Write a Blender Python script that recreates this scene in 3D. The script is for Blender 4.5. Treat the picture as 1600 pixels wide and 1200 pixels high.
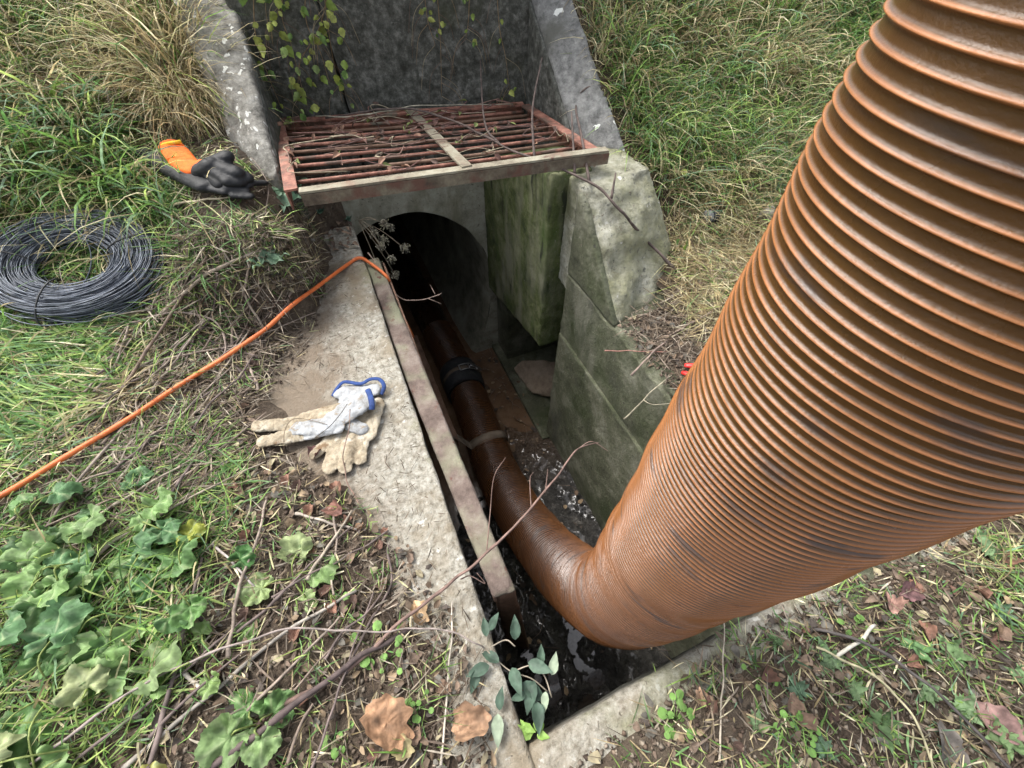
import bpy, bmesh, math, random
import numpy as np
from mathutils import Vector, Matrix, noise as mn

random.seed(7)
rng = np.random.default_rng(11)
for o in list(bpy.data.objects): bpy.data.objects.remove(o)
scene = bpy.context.scene
COL = scene.collection

# ------------------------------------------------------------------ camera
FPX = 640.0                       # focal length in pixels of a 1600 px wide picture
TH = math.atan(830 / 640); YAW = math.atan(445 / math.hypot(830, 640)); CZ = 0.90
fh = np.array([math.sin(YAW), math.cos(YAW), 0]); RT = np.array([math.cos(YAW), -math.sin(YAW), 0])
FW = fh * math.cos(TH) - np.array([0, 0, math.sin(TH)]); UP = fh * math.sin(TH) + np.array([0, 0, math.cos(TH)])
cd = bpy.data.cameras.new('camera'); cam = bpy.data.objects.new('camera', cd); COL.objects.link(cam)
cd.sensor_width = 36; cd.lens = FPX / 1600 * 36; cd.clip_start = 0.02; cd.clip_end = 200
cam.matrix_world = Matrix(((RT[0], UP[0], -FW[0], 0), (RT[1], UP[1], -FW[1], 0), (RT[2], UP[2], -FW[2], CZ), (0, 0, 0, 1)))
scene.camera = cam

# ------------------------------------------------------------------ light
SUN_EL, SUN_AZ = math.radians(58), math.radians(-35)     # azimuth from +Y towards +X
w = bpy.data.worlds.new('World'); scene.world = w; w.use_nodes = True
nt = w.node_tree; bg = nt.nodes['Background']
sky = nt.nodes.new('ShaderNodeTexSky'); sky.sky_type = 'NISHITA'; sky.sun_disc = False
sky.sun_elevation = SUN_EL; sky.sun_rotation = SUN_AZ; sky.air_density = 1.0; sky.dust_density = 5.0; sky.ozone_density = 1.0
hs = nt.nodes.new('ShaderNodeHueSaturation'); hs.inputs['Saturation'].default_value = 0.35
nt.links.new(sky.outputs[0], hs.inputs['Color']); nt.links.new(hs.outputs[0], bg.inputs[0])
bg.inputs[1].default_value = 0.15
sd = bpy.data.lights.new('sun', 'SUN'); sun = bpy.data.objects.new('sun', sd); COL.objects.link(sun)
sd.energy = 1.4; sd.angle = math.radians(25); sd.color = (1, 0.97, 0.92)
sv = Vector((math.sin(SUN_AZ) * math.cos(SUN_EL), math.cos(SUN_AZ) * math.cos(SUN_EL), math.sin(SUN_EL)))
sun.rotation_euler = sv.to_track_quat('Z', 'Y').to_euler()
vs = scene.view_settings; vs.view_transform = 'Standard'; vs.look = 'None'; vs.gamma = 1; vs.exposure = 1.25

# ------------------------------------------------------------------ helpers
def proj(x, y, z):
    a = x * FW[0] + y * FW[1] + (z - CZ) * FW[2]
    u = 800 + FPX * (x * RT[0] + y * RT[1]) / a
    v = 600 - FPX * (x * UP[0] + y * UP[1] + (z - CZ) * UP[2]) / a
    return u, v, a
def ray(px, py):
    d = (px - 800) / FPX * RT - (py - 600) / FPX * UP + FW
    return d / np.linalg.norm(d)
def atz(px, py, z): d = ray(px, py); t = (z - CZ) / d[2]; return Vector((d[0] * t, d[1] * t, z))
def aty(px, py, Y): d = ray(px, py); t = Y / d[1]; return Vector((d[0] * t, Y, CZ + d[2] * t))
def atx(px, py, X): d = ray(px, py); t = X / d[0]; return Vector((X, d[1] * t, CZ + d[2] * t))

def vnoise(x, y, seed=0):
    x = np.asarray(x, float); y = np.asarray(y, float)
    xi = np.floor(x); yi = np.floor(y); fx = x - xi; fy = y - yi
    fx = fx * fx * (3 - 2 * fx); fy = fy * fy * (3 - 2 * fy)
    def h(a, b):
        s = np.sin(a * 127.1 + b * 311.7 + seed * 74.7) * 43758.5453
        return s - np.floor(s)
    return (h(xi, yi) * (1 - fx) + h(xi + 1, yi) * fx) * (1 - fy) + (h(xi, yi + 1) * (1 - fx) + h(xi + 1, yi + 1) * fx) * fy
def fbm(x, y, seed=0, n=4):
    s = 0; a = 0.5
    for i in range(n):
        s = s + a * (vnoise(x, y, seed + i) - 0.5); x = x * 2.03; y = y * 2.03; a *= 0.5
    return s
def sp(t, k=0.15): return k * np.log1p(np.exp(np.clip(t / k, -30, 30)))          # soft ramp
def sst(t): t = np.clip(t, 0, 1); return t * t * (3 - 2 * t)

XS_Y = [-2, -.3, -.035, .133, .266, .40, .525, .70, .916, 1.05, 1.196, 1.40, 1.638, 1.75]
XS_X = [-.04, -.04, -.055, -.075, -.10, -.14, -.20, -.28, -.32, -.27, -.185, -.125, -.085, .06]
def height(x, y):
    x = np.asarray(x, float); y = np.asarray(y, float)
    wob = fbm(x * 9, y * 9, 3, 3) * 0.12
    # left side
    d = np.interp(y, XS_Y, XS_X) + wob - x
    cov = sst((d + 0.02) / 0.10)
    hl = -0.03 + 0.045 * cov + 0.06 * sst(d / 0.6) + 0.52 * sp(y - 1.22, .10) * sst(d / 0.16 + .1) * (1 - .8 * sst((x + .20) / .1)) + 0.12 * sp(y - 2.2, .2) + .22 * sst((y - 1.06) / .20) * sst(d / .05 + .25) * np.exp(-((x + .25) / .26) ** 2) * (1 - .85 * sst((y - 1.35) / .5))
    # right side
    dr = x - 0.68 - wob * .5
    lowr = sst((0.25 - y) / 0.2)                                    # bare concrete near the front
    covr = sst((dr - 0.22 * lowr) / 0.06 + .2)
    hr = -0.03 + 0.04 * covr + 0.03 * sst(dr / 0.5) + 0.72 * sp(y - .90, .10) * sst(dr / 0.25) + 0.05 * sp(x - 1.6)
    # front
    df = -0.105 + wob * .45 - y
    covf = sst((df + .01) / 0.05)
    hf = -0.03 + 0.042 * covf + .02 * sst(df / .5)
    side = sst((x - 0.2) / 0.3)
    h = hl * (1 - side) + hr * side
    front = sst((0.05 - y) / 0.10) * sst((x + 0.06) / .06)
    front = front * (1 - sst((x - .62) / .2) * sst((y + .13) / .1))
    h = np.maximum(h * (1 - front) + hf * front, np.where(y < -0.1, hf, -1))
    h = h + 0.022 * fbm(x * 14, y * 14, 9, 4) + 0.05 * fbm(x * 3, y * 3, 19, 3) * sst((np.abs(x - .3) - .6) / .5)
    return np.minimum(h, 1.3 + 0.15 * fbm(x, y, 5))
def G(px, py, lift=0.0):
    d = ray(px, py); t = 0.3; s = 0.02
    while t < 12:
        p = d * t; z = CZ + p[2]
        if z < float(height(p[0], p[1])): break
        t += s
    lo, hi = t - s, t
    for _ in range(12):
        m = (lo + hi) / 2; p = d * m
        if CZ + p[2] < float(height(p[0], p[1])): hi = m
        else: lo = m
    p = d * hi
    return Vector((p[0], p[1], max(CZ + p[2], 0.0 if in_conc(p[0], p[1]) else -9) + lift))
def in_conc(x, y): return (-.42 < x < 0 and -.3 < y < 1.637) or (-.3 < y < -.065 and -.4 < x < 1.1) or (.65 < x < .95 and y < 1.0)
def gz(x, y): 
    h = float(height(x, y)); return max(h, 0.0) if in_conc(x, y) else h
def gzv(x, y):
    h = height(x, y)
    c = ((x > -.42) & (x < 0) & (y > -.3) & (y < 1.637)) | ((y > -.3) & (y < -.065) & (x > -.4) & (x < 1.1)) | ((x > .65) & (x < .95) & (y < 1.0))
    return np.where(c, np.maximum(h, 0), h)
def S(px, py, lift=0.0):            # point on ground or on the slab (z = 0), whichever is higher
    g = G(px, py); z = atz(px, py, 0)
    if in_conc(z.x, z.y) and float(height(z.x, z.y)) < 0: g = z
    return Vector((g.x, g.y, g.z + lift))

# ------------------------------------------------------------------ materials
MATS = {}
def mat(name, cols, scale=8, detail=6, rough=0.8, bump=0.3, bscale=None, spots=None, spec=0.5, stretch=None, coat=0, extra=None, bdist=0.01, metal=0.0, mid=None):
    """cols: list of (pos, rgb) for a noise ramp; spots: list of (scale, lo, hi, rgb) overlays"""
    m = bpy.data.materials.new(name); m.use_nodes = True; n = m.node_tree.nodes; l = m.node_tree.links
    p = n['Principled BSDF']; tc = n.new('ShaderNodeTexCoord'); mp = n.new('ShaderNodeMapping')
    l.new(tc.outputs['Object'], mp.inputs[0])
    if stretch: mp.inputs['Scale'].default_value = stretch
    nz = n.new('ShaderNodeTexNoise'); nz.inputs['Scale'].default_value = scale; nz.inputs['Detail'].default_value = detail; nz.inputs['Roughness'].default_value = 0.76
    l.new(mp.outputs[0], nz.inputs['Vector'])
    cr = n.new('ShaderNodeValToRGB'); e = cr.color_ramp.elements
    while len(e) < len(cols): e.new(0.5)
    for k, (q, c) in enumerate(cols): e[k].position = q; e[k].color = (*c, 1)
    l.new(nz.outputs[0], cr.inputs[0]); out = cr.outputs[0]
    for k, sp_ in enumerate(spots or []):
        sc, lo, hi, c = sp_[:4]; st = sp_[4] if len(sp_) > 4 else None
        z = n.new('ShaderNodeTexNoise'); z.inputs['Scale'].default_value = sc; z.inputs['Detail'].default_value = 5; z.inputs['Roughness'].default_value = .6
        m2 = n.new('ShaderNodeMapping'); m2.inputs['Location'].default_value = (3.1 * k + 1, 7.7 * k, 2.3 * k)
        if st: m2.inputs['Scale'].default_value = st
        l.new(tc.outputs['Object'], m2.inputs[0]); l.new(m2.outputs[0], z.inputs['Vector'])
        r = n.new('ShaderNodeMapRange'); r.inputs[1].default_value = lo; r.inputs[2].default_value = hi; l.new(z.outputs[0], r.inputs[0])
        mx = n.new('ShaderNodeMix'); mx.data_type = 'RGBA'; l.new(r.outputs[0], mx.inputs[0]); l.new(out, mx.inputs[6]); mx.inputs[7].default_value = (*c, 1); out = mx.outputs[2]
    l.new(out, p.inputs['Base Color']); p.inputs['Roughness'].default_value = rough; p.inputs['Specular IOR Level'].default_value = spec
    p.inputs['Coat Weight'].default_value = coat; p.inputs['Metallic'].default_value = metal
    if bump:
        b = n.new('ShaderNodeBump'); b.inputs['Strength'].default_value = bump; b.inputs['Distance'].default_value = bdist
        z = n.new('ShaderNodeTexNoise'); z.inputs['Scale'].default_value = bscale or scale * 3; z.inputs['Detail'].default_value = 8; z.inputs['Roughness'].default_value = 0.7
        l.new(mp.outputs[0], z.inputs['Vector']); l.new(z.outputs[0], b.inputs['Height']); l.new(b.outputs[0], p.inputs['Normal'])
    if extra: extra(m, n, l, p, tc, out)
    MATS[name] = m; return m

def tint_mat(name, rough=0.6, trans=0.3, spec=.4, vein=False):
    m = bpy.data.materials.new(name); m.use_nodes = True; n = m.node_tree.nodes; l = m.node_tree.links
    p = n['Principled BSDF']; a = n.new('ShaderNodeAttribute'); a.attribute_name = 'tint'
    tc = n.new('ShaderNodeTexCoord'); z = n.new('ShaderNodeTexNoise'); z.inputs['Scale'].default_value = 60; l.new(tc.outputs['Object'], z.inputs[0])
    r = n.new('ShaderNodeMapRange'); r.inputs[1].default_value = .3; r.inputs[2].default_value = .7; r.inputs[3].default_value = .60; r.inputs[4].default_value = 1.38; l.new(z.outputs[0], r.inputs[0])
    mx = n.new('ShaderNodeMix'); mx.data_type = 'RGBA'; mx.blend_type = 'MULTIPLY'; mx.inputs[0].default_value = 1
    l.new(a.outputs['Color'], mx.inputs[6]); l.new(r.outputs[0], mx.inputs[7]); l.new(mx.outputs[2], p.inputs['Base Color'])
    p.inputs['Roughness'].default_value = rough; p.inputs['Specular IOR Level'].default_value = spec
    if trans:
        t = n.new('ShaderNodeBsdfTranslucent'); l.new(mx.outputs[2], t.inputs[0]); ms = n.new('ShaderNodeMixShader'); ms.inputs[0].default_value = trans
        l.new(p.outputs[0], ms.inputs[1]); l.new(t.outputs[0], ms.inputs[2]); l.new(ms.outputs[0], n['Material Output'].inputs[0])
    return m

def lichen(m, n, l, p, tc, out, sc=22, rad=.16, col=(.62, .62, .56), den=.62):
    v = n.new('ShaderNodeTexVoronoi'); v.inputs['Scale'].default_value = sc; v.inputs['Randomness'].default_value = 1
    nz = n.new('ShaderNodeTexNoise'); nz.inputs['Scale'].default_value = 40; l.new(tc.outputs['Object'], nz.inputs[0])
    ad = n.new('ShaderNodeMix'); ad.data_type = 'RGBA'; ad.blend_type = 'LINEAR_LIGHT'; ad.inputs[0].default_value = .025
    l.new(tc.outputs['Object'], ad.inputs[6]); l.new(nz.outputs[1], ad.inputs[7]); l.new(ad.outputs[2], v.inputs['Vector'])
    lt = n.new('ShaderNodeMath'); lt.operation = 'LESS_THAN'; l.new(v.outputs['Distance'], lt.inputs[0]); lt.inputs[1].default_value = rad
    sx = n.new('ShaderNodeSeparateColor'); l.new(v.outputs['Color'], sx.inputs[0]); g = n.new('ShaderNodeMath'); g.operation = 'GREATER_THAN'; l.new(sx.outputs[0], g.inputs[0]); g.inputs[1].default_value = den
    mu = n.new('ShaderNodeMath'); mu.operation = 'MULTIPLY'; l.new(lt.outputs[0], mu.inputs[0]); l.new(g.outputs[0], mu.inputs[1])
    mx = n.new('ShaderNodeMix'); mx.data_type = 'RGBA'; l.new(mu.outputs[0], mx.inputs[0]); l.new(out, mx.inputs[6]); mx.inputs[7].default_value = (*col, 1)
    l.new(mx.outputs[2], p.inputs['Base Color'])
def lichen_dense(*a): lichen(*a, sc=34, rad=.30, den=.38, col=(.62, .62, .57))
def lichen_few(*a): lichen(*a, sc=15, rad=.24, den=.70, col=(.70, .71, .66))
def slab_dirt_dark_sides(m, n, l, p, tc, out):
    z = n.new('ShaderNodeTexNoise'); z.inputs['Scale'].default_value = 9; z.inputs['Detail'].default_value = 9; z.inputs['Roughness'].default_value = .7; l.new(tc.outputs['Object'], z.inputs[0])
    sp_ = n.new('ShaderNodeSeparateXYZ'); l.new(tc.outputs['Object'], sp_.inputs[0])
    g = n.new('ShaderNodeMapRange'); l.new(sp_.outputs['X'], g.inputs[0]); g.inputs[1].default_value = -.03; g.inputs[2].default_value = -.26; g.inputs[3].default_value = -.08; g.inputs[4].default_value = .36
    ad = n.new('ShaderNodeMath'); l.new(z.outputs[0], ad.inputs[0]); l.new(g.outputs[0], ad.inputs[1])
    r = n.new('ShaderNodeMapRange'); l.new(ad.outputs[0], r.inputs[0]); r.inputs[1].default_value = .52; r.inputs[2].default_value = .80; r.inputs[4].default_value = .92
    mx = n.new('ShaderNodeMix'); mx.data_type = 'RGBA'; l.new(r.outputs[0], mx.inputs[0]); l.new(out, mx.inputs[6]); mx.inputs[7].default_value = (.20, .155, .11, 1)
    dz = n.new('ShaderNodeMapRange'); l.new(sp_.outputs['Z'], dz.inputs[0]); dz.inputs[1].default_value = -.008; dz.inputs[2].default_value = -.07; dz.inputs[3].default_value = 0; dz.inputs[4].default_value = .93  # sides darken to near black just below the top edge
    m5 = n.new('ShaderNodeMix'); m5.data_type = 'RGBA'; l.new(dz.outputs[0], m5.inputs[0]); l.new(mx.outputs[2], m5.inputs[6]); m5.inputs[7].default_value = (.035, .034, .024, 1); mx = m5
    lichen(m, n, l, p, tc, mx.outputs[2], sc=90, rad=.22, den=.8, col=(.14, .12, .09))
def grit(*a): lichen(*a, sc=90, rad=.22, den=.8, col=(.14, .12, .09))

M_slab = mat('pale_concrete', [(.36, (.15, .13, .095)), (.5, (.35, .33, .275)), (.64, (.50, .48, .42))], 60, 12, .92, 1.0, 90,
             [(3.5, .52, .68, (.26, .21, .14)), (9, .60, .72, (.17, .13, .09)), (40, .62, .70, (.62, .61, .56)), (2.2, .60, .72, (.24, .25, .12))], extra=slab_dirt_dark_sides)
M_block = mat('weathered_concrete', [(.36, (.12, .115, .075)), (.5, (.28, .275, .21)), (.66, (.47, .46, .39))], 16, 10, .9, .8, 50,
              [(3, .50, .68, (.20, .20, .11)), (60, .60, .68, (.10, .10, .08)), (25, .66, .72, (.55, .54, .49)), (2.5, .53, .62, (.15, .16, .07))], extra=grit)
M_wing_l = mat('lichen_concrete', [(.36, (.10, .095, .08)), (.5, (.24, .23, .20)), (.66, (.42, .41, .37))], 24, 10, .9, .7, 60, [(6, .55, .7, (.12, .115, .10))], extra=lichen_dense)
M_wing_r = mat('grey_concrete', [(.36, (.08, .08, .075)), (.5, (.19, .19, .18)), (.66, (.33, .33, .31))], 24, 10, .9, .7, 60, [(5, .55, .7, (.10, .10, .085))], extra=lichen_few)
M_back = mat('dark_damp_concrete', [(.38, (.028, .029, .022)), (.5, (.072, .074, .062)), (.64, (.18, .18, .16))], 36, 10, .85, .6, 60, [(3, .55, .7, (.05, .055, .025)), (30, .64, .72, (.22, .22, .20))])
M_moss = mat('mossy_concrete', [(.36, (.025, .04, .008)), (.5, (.085, .105, .030)), (.66, (.20, .21, .115))], 9, 9, .85, .6, 50,
             [(6, .52, .66, (.19, .19, .125), (1, 1, .25)), (10, .55, .72, (.05, .09, .012), (1, 1, .3)), (70, .65, .71, (.20, .20, .15)), (16, .60, .68, (.02, .025, .01), (1, 1, .2))], extra=grit)
M_wall = mat('damp_green_concrete', [(.36, (.040, .044, .024)), (.5, (.105, .110, .066)), (.66, (.24, .24, .18))], 6, 9, .8, 1.0, 90,
             [(3, .50, .66, (.042, .055, .018)), (5, .56, .7, (.06, .062, .045), (1, 1, .3)), (60, .62, .70, (.03, .03, .02)), (90, .66, .72, (.18, .18, .14)), (5, .56, .70, (.19, .19, .14), (1, 1, .4))], extra=grit)
M_arch = mat('arch_concrete', [(.36, (.17, .165, .12)), (.5, (.33, .32, .25)), (.66, (.46, .45, .37))], 9, 9, .85, .5, 50, [(4, .5, .7, (.15, .15, .09)), (50, .62, .69, (.08, .08, .06)), (7, .55, .68, (.17, .16, .10), (1, 1, .3))], extra=grit)
M_pipe = mat('culvert_lining', [(.36, (.12, .115, .08)), (.5, (.25, .24, .18)), (.66, (.38, .37, .29))], 5, 8, .8, .4, 30)
M_soil = mat('soil', [(.28, (.035, .024, .016)), (.5, (.095, .068, .046)), (.72, (.18, .138, .10))], 22, 12, .95, 1.0, 60,
             [(2.5, .50, .68, (.13, .10, .07)), (55, .60, .68, (.22, .18, .13)), (35, .60, .70, (.03, .022, .015))], bdist=.02)
def wet(m, n, l, p, tc, out):
    sy_ = n.new('ShaderNodeSeparateXYZ'); l.new(tc.outputs['Object'], sy_.inputs[0]); ry = n.new('ShaderNodeMapRange'); l.new(sy_.outputs['Y'], ry.inputs[0]); ry.inputs[1].default_value = .70; ry.inputs[2].default_value = 1.15; ry.inputs[4].default_value = .85
    my = n.new('ShaderNodeMix'); my.data_type = 'RGBA'; l.new(ry.outputs[0], my.inputs[0]); l.new(out, my.inputs[6]); my.inputs[7].default_value = (.15, .095, .058, 1); l.new(my.outputs[2], p.inputs['Base Color'])
    z = n.new('ShaderNodeTexNoise'); z.inputs['Scale'].default_value = 30; z.inputs['Detail'].default_value = 4; l.new(tc.outputs['Object'], z.inputs[0])
    r = n.new('ShaderNodeMapRange'); r.inputs[1].default_value = .4; r.inputs[2].default_value = .62; r.inputs[3].default_value = .05; r.inputs[4].default_value = .32
    l.new(z.outputs[0], r.inputs[0]); l.new(r.outputs[0], p.inputs['Roughness'])
M_sludge = mat('black_sludge', [(.36, (.03, .029, .028)), (.55, (.085, .08, .074)), (.68, (.22, .205, .18))], 22, 10, .3, 1.0, 60, bdist=.03, extra=wet, coat=.5)
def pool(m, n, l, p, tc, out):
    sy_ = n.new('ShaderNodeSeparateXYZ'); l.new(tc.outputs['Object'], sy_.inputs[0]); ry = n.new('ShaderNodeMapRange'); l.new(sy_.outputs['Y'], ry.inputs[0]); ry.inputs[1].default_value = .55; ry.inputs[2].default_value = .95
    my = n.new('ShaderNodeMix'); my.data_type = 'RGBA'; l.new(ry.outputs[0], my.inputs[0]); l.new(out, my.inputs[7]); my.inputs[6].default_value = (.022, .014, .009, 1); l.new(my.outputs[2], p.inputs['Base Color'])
M_water = mat('muddy_water', [(.36, (.095, .055, .031)), (.5, (.14, .085, .050)), (.66, (.19, .12, .075))], 9, 8, .04, .12, 30, extra=pool, coat=.6, spec=.5)
M_redpaint = mat('rusty_red_paint', [(.36, (.13, .062, .045)), (.5, (.27, .115, .08)), (.66, (.42, .21, .15))], 30, 8, .75, .4, 90,
                 [(14, .52, .62, (.12, .075, .055)), (9, .60, .70, (.17, .15, .11))])
M_angle = mat('faded_angle_iron', [(.36, (.14, .11, .08)), (.5, (.24, .215, .155)), (.66, (.36, .34, .26))], 14, 8, .8, .4, 90, [(7, .54, .66, (.20, .12, .085)), (25, .62, .7, (.13, .07, .05))])
M_beam = mat('rust_beam', [(.36, (.065, .045, .036)), (.5, (.145, .108, .090)), (.66, (.26, .22, .185))], 9, 10, .85, .6, 60, [(3.5, .52, .66, (.24, .25, .16)), (30, .62, .7, (.12, .055, .04))])
M_flange = mat('brown_flange', [(.36, (.07, .05, .035)), (.5, (.15, .12, .085)), (.66, (.25, .22, .155))], 16, 8, .8, .4, 90, [(9, .52, .62, (.14, .07, .05))])
M_rust = mat('dark_rust', [(.3, (.08, .045, .03)), (.5, (.17, .095, .06)), (.7, (.27, .17, .12))], 12, 8, .7, .5, 60)
M_rubber = mat('black_rubber', [(.3, (.012, .013, .015)), (.7, (.035, .037, .04))], 25, 6, .55, .3, 120, [(18, .58, .7, (.07, .065, .055))])
M_strap = mat('muddy_strap', [(.3, (.07, .05, .033)), (.7, (.20, .16, .12))], 18, 8, .8, .4, 90)
M_wire = mat('black_wire', [(.3, (.055, .062, .078)), (.7, (.20, .225, .27))], 30, 4, .42, 0, metal=.3)
M_rope = mat('orange_hose', [(.3, (.62, .13, .03)), (.7, (.80, .21, .06))], 40, 5, .5, .2, 150, [(20, .6, .7, (.45, .14, .06))])
M_leather = mat('tan_leather', [(.36, (.16, .125, .08)), (.5, (.34, .285, .20)), (.66, (.50, .455, .36))], 22, 8, .85, .5, 60, [(30, .58, .68, (.17, .11, .06)), (12, .58, .7, (.62, .60, .54))])
M_cloth = mat('white_canvas', [(.36, (.20, .19, .17)), (.5, (.34, .35, .355)), (.66, (.46, .48, .50))], 22, 8, .9, .5, 90, [(45, .60, .68, (.25, .20, .14))])
M_blue = mat('blue_trim', [(.3, (.018, .035, .12)), (.7, (.03, .08, .27))], 40, 5, .85, .3, 150)
M_orangek = mat('orange_knit', [(.3, (.88, .12, .01)), (.7, (1.0, .20, .02))], 40, 5, .8, .4, 300)
M_yellow = mat('yellow_trim', [(.3, (.75, .45, .02)), (.7, (.90, .62, .05))], 40, 5, .8, .3, 150)
M_blackglove = mat('black_nitrile', [(.3, (.010, .0105, .012)), (.7, (.020, .021, .023))], 30, 5, .6, .15, 150, spec=.3)
M_redgrip = mat('red_grip', [(.3, (.55, .02, .02)), (.7, (.75, .05, .04))], 30, 4, .35, .1, 90)
M_steel = mat('dull_steel', [(.3, (.2, .2, .2)), (.7, (.4, .4, .4))], 30, 4, .4, .1, 90, metal=.8)
M_greypl = mat('grey_plastic', [(.3, (.16, .17, .17)), (.7, (.26, .27, .27))], 30, 4, .5, .1, 90)
M_palepl = mat('pale_fitting', [(.3, (.25, .22, .18)), (.7, (.42, .39, .34))], 30, 4, .6, .1, 90)
M_stone = mat('broken_slab', [(.3, (.16, .12, .085)), (.5, (.28, .22, .16)), (.7, (.38, .31, .24))], 12, 8, .85, .6, 60)
M_grass = tint_mat('grass_blade', .5, .48)
M_dry = tint_mat('dry_leaf', .75, .12)
M_leaf = tint_mat('leaf', .6, .25, .35)
for m_, st_, sc_n in ((M_leaf, .55, 130), (M_dry, .6, 160)):
    n_ = m_.node_tree.nodes; b_ = n_.new('ShaderNodeBump'); b_.inputs['Strength'].default_value = st_; b_.inputs['Distance'].default_value = .003; q_ = n_.new('ShaderNodeTexNoise'); q_.inputs['Scale'].default_value = sc_n; q_.inputs['Detail'].default_value = 4
    c_ = n_.new('ShaderNodeTexCoord'); m_.node_tree.links.new(c_.outputs['Object'], q_.inputs[0]); m_.node_tree.links.new(q_.outputs[0], b_.inputs['Height']); m_.node_tree.links.new(b_.outputs[0], n_['Principled BSDF'].inputs['Normal'])
M_twig = tint_mat('twig_bark', .8, 0)

# ------------------------------------------------------------------ object helpers
def link(o, parent=None, label=None, cat=None, group=None, kind=None):
    COL.objects.link(o)
    if parent: o.parent = parent
    if label: o['label'] = label
    if cat: o['category'] = cat
    if group: o['group'] = group
    if kind: o['kind'] = kind
    return o
def empty(name, loc, label, cat, group=None):
    o = bpy.data.objects.new(name, None); o.location = loc; o.empty_display_size = .05
    return link(o, None, label, cat, group)
def place(me_obj, parent):                       # geometry is written in world coordinates: keep it there under a moved parent
    me_obj.data.transform(Matrix.Translation(-parent.location)); return me_obj
def meshobj(name, verts, faces, m, parent=None, smooth=True, tint=None, **kw):
    me = bpy.data.meshes.new(name)
    v = np.asarray(verts, dtype=np.float32).reshape(-1, 3)
    if isinstance(faces, np.ndarray):
        nf, k = faces.shape
        me.vertices.add(len(v)); me.vertices.foreach_set('co', v.ravel())
        me.loops.add(nf * k); me.loops.foreach_set('vertex_index', faces.astype(np.int32).ravel())
        me.polygons.add(nf); me.polygons.foreach_set('loop_start', np.arange(0, nf * k, k, dtype=np.int32))
        me.polygons.foreach_set('loop_total', np.full(nf, k, dtype=np.int32)); me.update(calc_edges=True)
    else:
        me.from_pydata([tuple(map(float, q)) for q in v], [], faces)
    if smooth: me.polygons.foreach_set('use_smooth', np.ones(len(me.polygons), dtype=bool))
    if tint is not None:
        a = me.color_attributes.new('tint', 'FLOAT_COLOR', 'POINT'); t = np.ones((len(v), 4), dtype=np.float32); t[:, :3] = np.asarray(tint).reshape(-1, 3); a.data.foreach_set('color', t.ravel())
    if m: me.materials.append(m)
    me.validate()
    o = bpy.data.objects.new(name, me); link(o, parent, **kw)
    if parent is not None and parent.type == 'EMPTY': place(o, parent)
    elif parent is not None and parent.parent is not None: o.data.transform(Matrix.Translation(-parent.parent.location))
    return o

def smooth_path(pts, n=8):
    P = [np.array(p, float) for p in pts]; out = []
    P = [2 * P[0] - P[1]] + P + [2 * P[-1] - P[-2]]
    for i in range(1, len(P) - 2):
        for k in range(n):
            t = k / n; a, b, c, d = P[i - 1:i + 3]
            out.append(.5 * ((2 * b) + (-a + c) * t + (2 * a - 5 * b + 4 * c - d) * t * t + (-a + 3 * b - 3 * c + d) * t ** 3))
    out.append(P[-2]); return np.array(out)
class MB:
    def __init__(s): s.v = []; s.f = []; s.t = []; s.n = 0
    def add(s, v, f, tint=(1, 1, 1)):
        v = np.asarray(v, float).reshape(-1, 3); s.v.append(v); s.f += [tuple(i + s.n for i in q) for q in f]
        t = np.asarray(tint, float); s.t.append(np.broadcast_to(t, (len(v), 3)) if t.ndim == 1 else t); s.n += len(v)
    def tube(s, P, r, k=5, tint=(1, 1, 1), flat=1.0, up=None):
        P = np.asarray(P, float); N = len(P); r = np.broadcast_to(np.asarray(r, float), (N,))
        T = np.gradient(P, axis=0); T /= np.linalg.norm(T, axis=1)[:, None] + 1e-9
        ref = np.array(up if up is not None else ((0, 0, 1) if abs(T[0][2]) < .9 else (1, 0, 0)), float)
        V = []
        for i in range(N):
            b = np.cross(T[i], ref); b /= np.linalg.norm(b) + 1e-9; nn = np.cross(b, T[i]); 
            if up is None: ref = nn
            for j in range(k):
                a = 2 * math.pi * j / k; V.append(P[i] + r[i] * (math.cos(a) * b + flat * math.sin(a) * nn))
        F = [(i * k + j, i * k + (j + 1) % k, (i + 1) * k + (j + 1) % k, (i + 1) * k + j) for i in range(N - 1) for j in range(k)]
        F += [tuple(range(k))[::-1], tuple((N - 1) * k + j for j in range(k))]
        s.add(V, F, tint)
    def box(s, a, b, tint=(1, 1, 1)):
        x0, y0, z0 = a; x1, y1, z1 = b
        s.add([(x0, y0, z0), (x1, y0, z0), (x1, y1, z0), (x0, y1, z0), (x0, y0, z1), (x1, y0, z1), (x1, y1, z1), (x0, y1, z1)],
              [(0, 3, 2, 1), (4, 5, 6, 7), (0, 1, 5, 4), (1, 2, 6, 5), (2, 3, 7, 6), (3, 0, 4, 7)], tint)
    def build(s, name, m, parent=None, smooth=True, tint=True, **kw):
        return meshobj(name, np.concatenate(s.v), s.f, m, parent, smooth, np.concatenate(s.t) if tint else None, **kw)

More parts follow.
